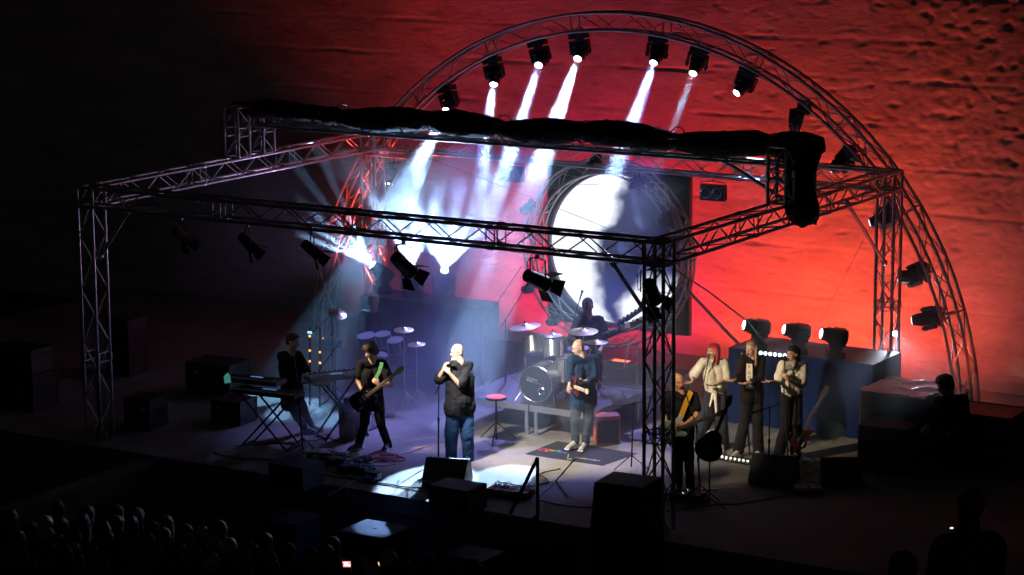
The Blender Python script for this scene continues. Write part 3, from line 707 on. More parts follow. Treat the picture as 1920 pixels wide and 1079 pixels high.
def hand(w, d, n, side, curl=.6, s=1.):
    """prims of palm, four fingers and thumb; w wrist, d hand direction, n palm normal, side +1/-1 thumb side"""
    d = V(d).normalized(); n = V(n); n = (n-d*n.dot(d)).normalized(); x = d.cross(n)*side; w = V(w); P = []
    P.append(('c', w, w+d*.035*s, .026*s, .028*s)); P.append(('e', w+d*.06*s, (.040*s, .048*s, .019*s), Matrix(((x.x, d.x, n.x), (x.y, d.y, n.y), (x.z, d.z, n.z)))))
    for i, (o, l) in enumerate(((.030, .042), (.010, .048), (-.010, .045), (-.029, .035))):
        a = w+d*.098*s+x*o*s; c1 = curl*.8; d1 = d*math.cos(c1)+n*math.sin(c1); d2 = d*math.cos(c1*2.1)+n*math.sin(c1*2.1)
        b = a+d1*l*s; c = b+d2*l*.75*s
        P += [('c', a-d*.012, b, .0095*s, .0088*s), ('c', b, c, .0088*s, .0075*s)]
    t0 = w+d*.03*s+x*.028*s; t1 = t0+(d*.55+x*.7+n*.35).normalized()*.038*s; t2 = t1+(d*.9+x*.1+n*.5).normalized()*.032*s
    P += [('c', t0, t1, .013*s, .011*s), ('c', t1, t2, .011*s, .009*s)]
    return P
def head_prims(c, f, s=1., up=UP, jaw=1.):
    M = frame(f, up); r, fw, u = M.col[0], M.col[1], M.col[2]; c = V(c); P = []
    at = lambda x, y, z: c + (r*x+fw*y+u*z)*s
    P.append(('e', at(0, -.008, .03), (.074*s, .093*s, .088*s), M)); P.append(('e', at(0, .018, -.03), (.062*s*jaw, .072*s, .085*s), M))
    P.append(('e', at(0, .05, -.085), (.034*s, .03*s, .026*s), M))
    P.append(('c', at(0, .088, .005), at(0, .107, -.024), .009*s, .014*s))
    P.append(('c', at(-.03, .078, .028), at(.03, .078, .028), .012*s, .012*s))
    P.append(('e', at(0, .082, -.056), (.024*s, .012*s, .010*s), M))
    for k in (-1, 1):
        P.append(('e', at(k*.076, -.01, -.002), (.010*s, .019*s, .031*s), M)); P.append(('e', at(k*.036, .065, -.02), (.022*s, .018*s, .02*s), M))
    return P, at, M
EYE = mat('eye', (.03, .025, .02), .2); LIP = mat('mouth_inside', (.09, .015, .015), .5)
def cloth(name, col, rough=.85, bump=.5): return mat(name, col, rough, spec=.12, bump=bump, bscale=26, var=.2, scale=9)
def person(label, root_px, J, sk=SKN, face=(0, -1, 0), hs=1., z0=0., shirt=None, sleeve=.6, trousers=None, shoes=None, hands=None, build=1., belly=.0,
           hair=None, beard=None, glasses=False, mouth=.0, torso_hem=None, face_up=UP, vox=.011, flare=1., headc=None, mid=None, group=None, hatlike=None, name='person', ws=1.):
    R0 = GZ(root_px[0], root_px[1], z0); root_loc = R0
    def W(p):      # pixel + depth -> offset from the root
        if isinstance(p, Vector): return p-root_loc
        px, py = p[0], p[1]; d = p[2] if len(p) > 2 else 0
        rr = ray(px, py); t = (d + (root_loc-CAM).dot(FH))/rr.dot(FH); return CAM+rr*t-root_loc
    j = {k: W(v) for k, v in J.items()}
    f = V(face).normalized()
    B = []
    hs *= 1.07; up_ = V((0, 0, .038)); j['shl'] = j['shl']+up_; j['shr'] = j['shr']+up_
    hc = j['head']; hp, at, HM = head_prims(hc, f, hs, face_up)
    B += hp
    nk = j.get('neck') or hc+V((0, 0, -.16))
    shl, shr = j['shl'], j['shr']; ctr = (shl+shr)/2
    B.append(('c', at(0, -.018, -.06), ctr+V((0, 0, .01)), .058*hs*build**.5, .074*build**.5))
    hip = j['hip']; ax = (shr-shl); ax.z = 0; ax.normalize()
    hw = .095*build
    hl, hr = hip-ax*hw, hip+ax*hw
    ch = ctr+V((0, 0, -.16))
    tb = lambda e: [('c', shl+ax*.05+V((0, 0, -.03)), shr-ax*.05+V((0, 0, -.03)), .062*build+e, .062*build+e),
                    ('c', ch-ax*.07*build, hip-ax*.055*build+V((0, 0, .06)), .112*build+e, .105*build+e+belly*.4), ('c', ch+ax*.07*build, hip+ax*.055*build+V((0, 0, .06)), .112*build+e, .105*build+e+belly*.4)] + \
        ([('e', hip+V((0, 0, .17))+V(mid or (0, 0, 0)), (.15*build+e, .13*build+belly+e, .19))] if belly else [])
    B += tb(-.012)
    for s, a, b, w in (('l', shl, j['ell'], j['hal']), ('r', shr, j['elr'], j['har'])):
        B += [('c', a, b, .048*build**.5*ws, .038*build**.5*ws), ('c', b, b+(w-b)*.35, .039*ws, .037*ws), ('c', b+(w-b)*.35, w, .037*ws, .025)]
        hd = (hands or {}).get(s, (None, None, .6))
        B += hand(w, hd[0] or (w-b), hd[1] or V((0, 0, -1)), 1 if s == 'l' else -1, hd[2])
    for a, k, n_ in ((hl, 'knl', 'anl'), (hr, 'knr', 'anr')):
        kn, an = j[k], j[n_]
        B += [('c', a, kn, .078*build, .052), ('c', kn, an, .05, .034)]
    body = blob(name, B, sk, None, vox, 3); body.location = root_loc
    tag(body, label, 'person', group)
    if shirt:
        m, e, hem = shirt[0], shirt[1], shirt[2] if len(shirt) > 2 else 0
        S = tb(e)
        S.append(('c', shl, shr, .058*build+e, .058*build+e))
        if hem:
            for q in (-1, 1): S.append(('c', hip+ax*(q*.07*build)+V((0, 0, .10)), hip+ax*(q*.08*build)+V((0, 0, -hem)), .108*build+e+belly*.4, .110*build+e+belly*.3))
        for a, b, w in ((shl, j['ell'], j['hal']), (shr, j['elr'], j['har'])):
            if sleeve <= 1: S.append(('c', a, a+(b-a)*sleeve, .058*build**.5+e, (.056+.012*(sleeve < .95))*build**.5+e*1.1))
            else: S += [('c', a, b, .058*build**.5+e, .05+e), ('c', b, b+(w-b)*(sleeve-1), .05+e, .036+e)]
        so = blob('shirt', S, m, body, vox*.95, 4, bmp=.022)
    if trousers:
        m = trousers; S = [('c', hl, hr, .105*build, .105*build), ('c', hip-ax*.05+V((0, 0, .05)), hip+ax*.05+V((0, 0, .05)), .108*build+belly*.2, .108*build+belly*.2)]
        for a, k, n_ in ((hl, 'knl', 'anl'), (hr, 'knr', 'anr')):
            kn, an = j[k], j[n_]; S += [('c', a, kn, .096*build, .074*flare*build**.6), ('c', kn, an+(kn-an)*-.1, .070*flare*build**.6, .060*flare**1.4)]
        blob('trousers', S, m, body, vox*.95, 4, bmp=.024)
    for k in 'lr':
        an, to = j['an'+k], j['to'+k]; d = to-an; d.z = 0; d = d.normalized()*1.; gz = -0.0
        base = V((an.x, an.y, 0)); zz = min(an.z, to.z)-.055; x = d.cross(UP)
        lift = max(0, zz)
        M = Matrix(((x.x, d.x, 0), (x.y, d.y, 0), (x.z, d.z, 1)))
        b0 = V((an.x, an.y, lift))
        sm = shoes or BLK
        blob('shoe', [('e', b0+d*.09+V((0, 0, .04)), (.044, .13, .042), M), ('c', b0+V((0, 0, .05)), b0+d*.01+V((0, 0, .11)), .052, .048), ('c', b0+d*.03+V((0, 0, .07)), b0+d*.13+V((0, 0, .045)), .043, .036), ('e', b0+d*.15+V((0, 0, .032)), (.046, .07, .034), M)], sm, body, .010, 3)
        MB().box(b0+d*.075+V((0, 0, .012)), (.088, .27, .024), M=M).build('sole', PAP if shoes and shoes.name.startswith('sneaker') else BLK, body, bevel=.008)
    for k in (-1, 1):
        MB().sph(at(k*.031, .078, .012), (.011*hs, .008*hs, .007*hs), 8, 6, HM).build('eye', EYE, body, smooth=True)
    if mouth: MB().sph(at(0, .088, -.066), (.018*hs, .012, mouth), 10, 6, HM).build('mouth', LIP, body, smooth=True)
    if hair:
        m, kind = hair
        Hh = [('e', at(0, -.022, .045), (.083*hs, .095*hs, .088*hs), HM)]
        if kind == 'short': Hh.append(('e', at(0, .02, .09), (.068*hs, .07*hs, .035*hs), HM)); Hh.append(('e', at(0, -.06, .0), (.074*hs, .05*hs, .07*hs), HM))
        if kind == 'mop':
            Hh += [('e', at(0, .015, .085), (.086*hs, .09*hs, .05*hs), HM), ('e', at(0, -.055, -.01), (.088*hs, .065*hs, .09*hs), HM)]
            for q in (-1, 1): Hh += [('e', at(q*.072, -.01, .0), (.022*hs, .055*hs, .07*hs), HM), ('c', at(q*.05, .075, .075), at(q*.06, .06, .02), .018, .01)]
            Hh.append(('c', at(-.04, .08, .07), at(.04, .085, .06), .02, .02))
        if kind in ('long', 'bob'):
            Hh += [('e', at(0, .01, .085), (.078*hs, .082*hs, .045*hs), HM), ('e', at(0, -.06, -.02), (.086*hs, .062*hs, .1*hs), HM)]
            ln = .30 if kind == 'long' else .17
            for q in (-1, 1): Hh += [('c', at(q*.074, -.015, .04), at(q*.084, -.02, -ln), .028, .022), ('c', at(q*.05, -.06, 0), at(q*.06, -.065, -ln*1.05), .04, .03)]
        if kind == 'tied': Hh += [('e', at(0, .01, .08), (.076*hs, .08*hs, .045*hs), HM), ('e', at(0, -.06, 0), (.08*hs, .06*hs, .08*hs), HM), ('c', at(0, -.1, .02), at(.02, -.11, -.2), .04, .02)]
        blob('hair', Hh, m, body, .009, 2, bmp=.012)
    if beard: blob('beard', [('e', at(0, .052, -.083), (.052*hs, .044*hs, .042*hs), HM), ('c', at(-.058, .01, -.05), at(-.045, .045, -.08), .014, .02), ('c', at(.058, .01, -.05), at(.045, .045, -.08), .014, .02)], beard, body, .008, 2)
    if glasses:
        G = MB()
        for k in (-1, 1):
            G.tube([at(k*.033+.024*math.cos(t*PI/6), .102, .010+.017*math.sin(t*PI/6)) for t in range(12)], .0028, 5, closed=True)
            G.tube([at(k*.058, .10, .012), at(k*.078, .05, .012), at(k*.08, -.02, .008)], .0026, 5)
        G.tube([at(-.01, .104, .012), at(.01, .104, .012)], .0026, 5); G.build('glasses', BLK, body)
    return body, j, at, root_loc
DENIM = cloth('blue_denim', (.022, .055, .13)); BTEE = cloth('black_cotton', (.014, .014, .017)); WBL = cloth('cream_cotton', (.72, .66, .53)); DKT = cloth('dark_grey_trousers', (.035, .035, .045))
NVS = cloth('dark_blue_shirt', (.012, .03, .065)); SNK = mat('sneaker_canvas', (.10, .10, .12), .8); SNB = mat('sneaker_beige', (.42, .40, .32), .8)
SKB = mat('skin_balding', (.46, .28, .20), .42, var=.1, scale=14); HBR = mat('brown_hair', (.06, .035, .02), .6, bump=.9, bscale=60); HGR = mat('grey_beard', (.38, .34, .30), .8, bump=.9, bscale=90)
HRD = mat('red_hair', (.50, .015, .03), .5, bump=.9, bscale=60); HBL = mat('blond_hair', (.30, .17, .09), .55, bump=.9, bscale=60); HDK = mat('dark_hair', (.025, .016, .012), .55, bump=.9, bscale=60)
S_ = V  # shorthand
FW = -FH        # towards the camera
LF = -RH        # image left
# singer
sing = person('bald bearded man with glasses and loose black shirt singing with both hands on the microphone', (862, 866),
    dict(head=(857, 661), shl=(846, 692, -.10), shr=(878, 690, .06), hip=(862, 771, 0), ell=(821, 714, -.14), hal=(832, 693, -.24), elr=(862, 722, -.20), har=(843, 701, -.26),
         knl=(846, 817, -.05), anl=(846, 854, .0), tol=(842, 862, -.16), knr=(876, 817, .0), anr=(878, 856, .05), tor=(874, 866, -.10)),
    sk=SKB, face=LF*.78+FW*.62, shirt=(BTEE, .016, -.04), sleeve=.88, trousers=DENIM, shoes=mat('dark_shoe', (.05, .05, .055), .6), build=1.2, belly=.055, flare=1.3, beard=HGR, glasses=True, mouth=.008,
    hands={'l': (UP*.6+LF*.1-RH*.0+RH*.3, FW*-.3+RH*.9, 1.3), 'r': (UP*.75+LF*.6, LF*.3-FW*.6, 1.3)}, ws=1.15)
# electric guitarist
gtr = person('guitarist with tousled brown hair and black t-shirt looking down at his black guitar', (697, 842),
    dict(head=(696, 658, -.06), shl=(677, 686, -.04), shr=(718, 687, .04), hip=(697, 753), ell=(671, 716, -.02), hal=(679, 733, -.24), elr=(733, 722, -.08), har=(711, 722, -.27),
         knl=(684, 793, -.08), anl=(674, 828, -.0), tol=(657, 839, -.10), knr=(714, 795, -.05), anr=(727, 832, .05), tor=(721, 846, -.12)),
    face=LF*.72+FW*.5-UP*.42, shirt=(BTEE, .012, .06), sleeve=.62, trousers=cloth('black_jeans', (.02, .02, .026)), shoes=SNK, hair=(HBR, 'mop'),
    hands={'l': (RH*.5-UP*.7, -FW*.8, .8), 'r': (LF*.5+UP*.4, -FW*.6, 1.2)}, build=.98)
# keyboard player
key = person('keyboard player with short dark hair in a dark jacket, seen in profile', (572, 812),
    dict(head=(549, 641), shl=(528, 672, -.05), shr=(558, 670, .12), hip=(548, 744), ell=(541, 708, -.10), hal=(568, 718, -.22), elr=(580, 705, .1), har=(603, 706, .0),
         knl=(556, 780, -.1), anl=(572, 802, 0), tol=(586, 812, -.06), knr=(572, 778, .1), anr=(583, 800, .1), tor=(597, 806, .08)),
    face=RH*.92+FW*.3-UP*.15, shirt=(cloth('dark_jacket', (.010, .010, .013)), .018, .1), sleeve=1.7, trousers=BTEE, shoes=mat('sneaker_white', (.6, .6, .58), .7), hair=(HDK, 'short'),
    hands={'l': (RH, -UP, .5), 'r': (RH, -UP, .5)})
# bassist
bas = person('bald bassist in a dark blue shirt looking down to the left', (1090, 843),
    dict(head=(1085, 652), shl=(1072, 680, -.08), shr=(1110, 678, .08), hip=(1094, 748), ell=(1068, 706, -.14), hal=(1068, 722, -.28), elr=(1115, 712, -.08), har=(1094, 716, -.30),
         knl=(1078, 787, -.06), anl=(1079, 826, 0), tol=(1068, 836, -.1), knr=(1102, 789, 0), anr=(1098, 832, .04), tor=(1088, 846, -.14)),
    sk=SKB, face=LF*.85+FW*.45-UP*.28, shirt=(NVS, .013, .06), sleeve=1.55, trousers=cloth('faded_dark_jeans', (.04, .055, .08)), shoes=SNB, build=1.08, belly=.02,
    hands={'l': (LF*.2-UP*.9, -FW*.5+RH*.4, .9), 'r': (LF*.7+FW*.5, -FW+UP*.3, 1.2)})
# drummer (seated behind the kit on the riser)
dr0 = V((5.62, 5.35, .5))
def PXZ(p):     # world point to picture pixel
    d = V(p)-CAM; z = d.dot(cf); return (960+FOC*d.dot(cr)/z, 539.5-FOC*d.dot(cu)/z)
dpx = PXZ(dr0)
drm = person('drummer in a dark t-shirt sitting in front of the bright round screen', dpx,
    dict(head=(1102, 576, 0), shl=(1084, 606, -.02), shr=(1124, 605, .02), hip=(1103, 662, .05), ell=(1074, 634, -.15), hal=(1084, 648, -.35), elr=(1137, 634, -.12), har=(1128, 652, -.32),
         knl=(1088, 672, -.4), anl=(1086, 715, -.3), tol=(1082, 722, -.45), knr=(1122, 672, -.4), anr=(1122, 715, -.3), tor=(1120, 722, -.45)), z0=.5,
    face=FW*.95+RH*.15-UP*.1, shirt=(BTEE, .016, .02), sleeve=.8, trousers=BTEE, build=1.12, hs=1.06, hair=(mat('cropped_hair', (.10, .06, .05), .8), 'none'))
# percussionist behind the smoke
per = person('percussionist barely visible through the blue smoke on the left', PXZ(V((1.25, 5.2, .0))),
    dict(head=(700, 566), shl=(682, 594, -.02), shr=(718, 593, .02), hip=(700, 655), ell=(676, 625, -.1), hal=(690, 640, -.3), elr=(727, 622, -.1), har=(716, 640, -.3),
         knl=(690, 690, -.1), anl=(690, 725, 0), tol=(686, 732, -.1), knr=(710, 690, -.1), anr=(710, 725, 0), tor=(706, 732, -.1)),
    face=FW*.8+LF*.5-UP*.1, shirt=(BTEE, .016, .05), sleeve=.8, trousers=BTEE, hair=(HGR, 'short'))
# the three singers
w1 = person('woman with bright red hair and white knotted blouse singing at a microphone', (1332, 842),
    dict(head=(1337, 660), shl=(1318, 684, -.06), shr=(1357, 685, .05), hip=(1342, 738), ell=(1300, 706, -.1), hal=(1297, 718, -.3), elr=(1362, 712, -.02), har=(1342, 722, -.24),
         knl=(1325, 785, 0), anl=(1308, 826, 0), tol=(1300, 840, -.1), knr=(1352, 785, 0), anr=(1354, 832, .03), tor=(1352, 846, -.14)), z0=.0,
    face=LF*.82+FW*.5+UP*.08, hs=.95, shirt=(WBL, .015, .0), sleeve=.9, trousers=DKT, shoes=mat('sneaker_pale', (.7, .66, .6), .7), hair=(HRD, 'bob'), mouth=.018, build=.92, flare=1.55,
    hands={'l': (LF*.6+FW*.6, UP, .3), 'r': (LF*.9+FW*.3, UP, .3)})
kn = MB()
_o = w1[0]
blob('knot', [('c', w1[1]['hip']+FW*.13+LF*.02+UP*.02, w1[1]['hip']+FW*.15+LF*.0-UP*.26, .028, .020), ('c', w1[1]['hip']+FW*.13+LF*.05+UP*.02, w1[1]['hip']+FW*.15+LF*.10-UP*.16, .026, .016)], WBL, _o, .008, 2)
w2 = person('woman with long fair hair singing open-mouthed in a dark jacket over a lettered top', (1402, 855),
    dict(head=(1409, 655), shl=(1392, 681, -.04), shr=(1427, 681, .05), hip=(1410, 740), ell=(1386, 706, -.1), hal=(1377, 714, -.32), elr=(1424, 712, -.05), har=(1405, 719, -.26),
         knl=(1396, 790, 0), anl=(1386, 838, 0), tol=(1379, 851, -.1), knr=(1420, 790, 0), anr=(1422, 842, 0), tor=(1418, 856, -.15)),
    face=LF*.6+FW*.75+UP*.1, hs=.95, shirt=(cloth('dark_red_jacket', (.016, .009, .009)), .020, .05), sleeve=1.7, trousers=BTEE, shoes=mat('sneaker_cream', (.62, .52, .36), .7), hair=(HBL, 'long'), mouth=.022, build=.9, flare=1.3,
    hands={'l': (LF*.7+FW*.6, UP, .3), 'r': (LF*.9+FW*.2, UP, .2)})
_c = (w2[1]['shl']+w2[1]['shr'])/2
pf = (FW*.9+LF*.3).normalized(); px_ = pf.cross(UP)
top_ = MB().prism([(-.045, -.02), (.045, -.02), (.055, -.40), (-.055, -.40)], .02, Matrix(((px_.x, pf.x, 0), (px_.y, pf.y, 0), (0, 0, 1))), _c+pf*.145).build('top', WBL, w2[0], bevel=.006)
for i in range(4):
    z_ = -.07-.085*i
    for dz, wd in ((0, .05), (.03, .022), (-.03, .035)) if i % 2 else ((0, .03), (.028, .05)):
        MB().box(_c+pf*.158+UP*(z_+dz*.8), (wd, .004, .010), M=Matrix(((px_.x, pf.x, 0), (px_.y, pf.y, 0), (0, 0, 1)))).build('print', BLK, top_)
w3 = person('dark-haired woman in a short-sleeved cream blouse holding her microphone', (1474, 862),
    dict(head=(1487, 664), shl=(1467, 690, -.06), shr=(1506, 692, .05), hip=(1484, 742), ell=(1459, 718, -.1), hal=(1447, 716, -.34), elr=(1502, 727, -.1), har=(1478, 713, -.26),
         knl=(1474, 795, 0), anl=(1462, 846, 0), tol=(1456, 861, -.1), knr=(1494, 795, 0), anr=(1492, 846, .1), tor=(1490, 856, -.02)),
    face=LF*.8+FW*.55, hs=.95, shirt=(WBL, .016, .0), sleeve=.75, trousers=BTEE, shoes=mat('sneaker_sand', (.66, .52, .3), .7), hair=(HDK, 'tied'), mouth=.012, build=.92, flare=1.3,
    hands={'l': (LF*.8+FW*.4, UP, .2), 'r': (LF*.5+UP*.6, -FW, 1.3)})
# guitarist behind the nearest tower
g2 = person('bald guitarist in black with a yellow strap, half hidden behind the nearest truss leg', (1284, 925),
    dict(head=(1270, 716), shl=(1252, 748, -.1), shr=(1300, 748, .08), hip=(1276, 815), ell=(1244, 780, -.1), hal=(1252, 800, -.28), elr=(1306, 780, -.1), har=(1284, 796, -.30),
         knl=(1272, 864, -.05), anl=(1272, 906, 0), tol=(1268, 918, -.1), knr=(1292, 864, 0), anr=(1294, 910, .03), tor=(1292, 925, -.12)),
    sk=mat('skin_warm', (.62, .30, .16), .5), face=RH*.45+FW*.8-UP*.1, shirt=(BTEE, .015, .06), sleeve=.6, trousers=BTEE, shoes=BLK, build=1.05,
    hands={'l': (RH*.4-UP*.7, -FW, .8), 'r': (LF*.6+FW*.2, -FW, 1.2)})
# technician crouching at the right, dark
tch = person('technician with dark hair sitting in the dark beside the foil-topped case', (1790, 880),
    dict(head=(1772, 722), shl=(1760, 756, -.1), shr=(1806, 754, .1), hip=(1806, 830), ell=(1752, 790, -.1), hal=(1738, 800, -.25), elr=(1812, 795, .0), har=(1780, 815, -.2),
         knl=(1770, 825, -.3), anl=(1776, 872, -.2), tol=(1768, 880, -.3), knr=(1800, 828, -.3), anr=(1806, 872, -.2), tor=(1798, 880, -.3)),
    face=LF*.9+FW*.3-UP*.3, hs=1.15, shirt=(BTEE, .02, .05), sleeve=1.6, trousers=BTEE, hair=(HDK, 'mop'))
MB().box((.06, .1, .22), (.45, .45, .44)).build('stool', BLK, None)
st_ = bpy.data.objects['stool']; st_.location = tch[3]+V((.1, .1, 0)); tag(st_, 'dark box the technician sits on beside the cases', 'box')

# audience on the terraces
def crowd_mesh(name, hairm, kind, sc=1.):
    b = [('c', V((0, 0, -.34)), V((0, 0, -.62)), .15, .16), ('c', V((-.15, 0, -.22)), V((.15, 0, -.22)), .075, .075), ('c', V((-.18, 0, -.24)), V((-.21, .08, -.56)), .068, .055), ('c', V((.18, 0, -.24)), V((.21, .08, -.56)), .068, .055), ('c', V((0, 0, -.05)), V((0, 0, -.22)), .062, .085)]
    b += head_prims(V((0, 0, 0)), V((0, 1, 0)))[0]
    b += [('c', V((-.1, 0, -.6)), V((-.12, .42, -.66)), .08, .07), ('c', V((.1, 0, -.6)), V((.12, .42, -.66)), .08, .07), ('c', V((-.12, .42, -.66)), V((-.12, .42, -1.1)), .06, .05), ('c', V((.12, .42, -.66)), V((.12, .42, -1.1)), .06, .05)]
    o = blob('tmp', b, cloth('dark_audience_clothes', (.03, .028, .03)), None, .022, 3)
    h = [('e', V((0, -.02, .045)), (.086, .1, .095))]
    if kind: h += [('e', V((0, -.05, -.03)), (.09, .07, .11))]
    if kind == 2: h += [('c', V((0, -.07, -.05)), V((0, -.08, -.25)), .08, .06)]
    q = blob('tmp2', h, hairm, None, .014, 2, bmp=.02)
    bpy.context.view_layer.update(); dg = bpy.context.evaluated_depsgraph_get()
    out = []
    for x in (o, q):
        me = bpy.data.meshes.new_from_object(x.evaluated_get(dg)); me.name = name; out.append(me); bpy.data.objects.remove(x)
    return out
CM = [crowd_mesh('spectator_a', HDK, 0), crowd_mesh('spectator_b', mat('grey_hair', (.22, .22, .24), .7, bump=.8), 0), crowd_mesh('spectator_c', HBR, 1), crowd_mesh('spectator_d', mat('auburn_hair', (.12, .05, .03), .6, bump=.8), 2), crowd_mesh('spectator_e', SKB, 0)]
spots_ = [(22, 975, 30), (60, 1000, 27), (110, 958, 31), (165, 968, 30), (222, 965, 31), (258, 972, 30.5), (90, 1010, 26), (140, 1015, 25), (195, 1000, 26.5), (230, 1020, 24), (285, 1000, 27), (308, 1012, 26.5),
          (352, 1022, 25), (402, 1028, 25), (432, 1030, 26), (470, 1040, 24), (500, 1020, 27.5), (540, 1042, 25), (582, 1052, 24), (612, 1045, 25.5), (675, 1066, 24), (625, 1026, 28), (700, 1082, 22), (800, 1062, 25), (845, 1080, 23),
          (36, 1050, 20), (120, 1052, 19), (185, 1060, 19), (255, 1062, 18), (330, 1070, 18.5), (395, 1066, 20), (455, 1075, 20), (510, 1076, 21), (760, 1078, 23), (10, 1010, 24), (290, 1045, 21), (365, 1052, 22), (425, 1060, 22.5)]
random.seed(3)
for t_, y_, x0_, x1_ in [(29, 985, 20, 330), (27.5, 1003, 0, 420), (25.8, 1020, 0, 560), (24.2, 1040, 0, 640), (22.6, 1058, 0, 760), (21, 1072, 0, 900)]:
    x = x0_+random.uniform(0, 20)
    while x < x1_:
        q = (x, y_+random.uniform(-6, 6), t_+random.uniform(-.3, .3))
        if all(math.hypot(q[0]-s_[0], (q[1]-s_[1])*1.5) > 24 for s_ in spots_): spots_.append(q)
        x += random.uniform(30, 46)*26/t_
for i, (px, py, t) in enumerate(spots_):
    cl = CM[[0, 2, 0, 3, 2, 0, 4, 2][i % 8]]
    if (px, py) in ((352, 1022), (402, 1028)): cl = CM[1]
    if (px, py) == (258, 972): cl = CM[1]
    p = CAM+ray(px, py)*t
    lb = 'seated spectator seen from behind in the dark crowd below the stage'
    gp = 'audience seated in the dark below the stage'
    if (px, py) == (352, 1022): lb, gp = 'grey-haired spectator, largest pale head in the middle of the crowd', gp
    if (px, py) == (258, 972): lb = 'spectator whose pale hair catches blue light at the back of the crowd'
    if (px, py) == (402, 1028): lb = 'grey-haired spectator just right of the largest pale head'
    if (px, py) == (582, 1052): lb = 'spectator left of the brightest phone screen'
    o = bpy.data.objects.new('person', cl[0]); C.objects.link(o); o.location = p; o.rotation_euler = (random.uniform(-.08, .08), random.uniform(-.1, .1), .566-.1+random.uniform(-.35, .35)); tag(o, lb, 'person', gp)
    k = random.uniform(.92, 1.06); o.scale = (k, k, k)
    h = bpy.data.objects.new('hair', cl[1]); C.objects.link(h); h.parent = o
for px, py, t, lb in [(1818, 955, 15.5, 'large dark silhouette of a spectator standing at the lower right'), (1690, 1075, 14, 'dark silhouette of a shoulder at the lower right edge of the crowd')]:
    p = CAM+ray(px, py)*t; o = bpy.data.objects.new('person', CM[0][0]); C.objects.link(o); o.location = p; o.rotation_euler = (0, 0, .75); tag(o, lb, 'person', 'spectators standing at the lower right')
    h = bpy.data.objects.new('hair', CM[0][1]); C.objects.link(h); h.parent = o
def phone(px, py, t, cols, label, w=.065, h=.04, es=2.2):
    p = CAM+ray(px, py)*t; r = thing('phone', label, 'phone', p, -YAW+.0, 'lit phones held up in the audience')
    MB().box((0, 0, 0), (w+.012, .009, h+.012)).build('case', BLK, r, bevel=.003)
    for i, (cx, cz, sx, sz, c) in enumerate(cols):
        MB().box((cx*w, -.0055-.0006*i, cz*h), (sx*w, .001, sz*h)).build('screen', mat('phone_glow_%s' % '_'.join(str(int(v*9)) for v in c), (0, 0, 0), emit=c, es=es), r)
    return r
phone(651, 1058, 24, [(0, 0, 1, 1, (.75, .2, .22)), (-.1, .05, .4, .6, (1, .7, .7)), (.25, -.2, .25, .3, (1, .9, .8))], 'phone held up filming, its screen showing a pink and white stage', .09, .055)
phone(714, 1059, 24, [(0, 0, 1, 1, (.55, .3, .12)), (0, -.1, .4, .5, (1, .85, .5))], 'phone with a small amber screen right of the brightest phone', .05, .055)
phone(532, 1043, 25, [(0, 0, 1, 1, (.25, .3, .8))], 'phone with a dim blue screen in the crowd', .05, .03)
phone(1784, 990, 15, [(0, 0, 1, 1, (1, .75, .5))], 'tiny warm phone light by the large silhouette', .018, .008, 3)
# ================================================================ INSTRUMENTS AND GEAR
VZ = -YAW
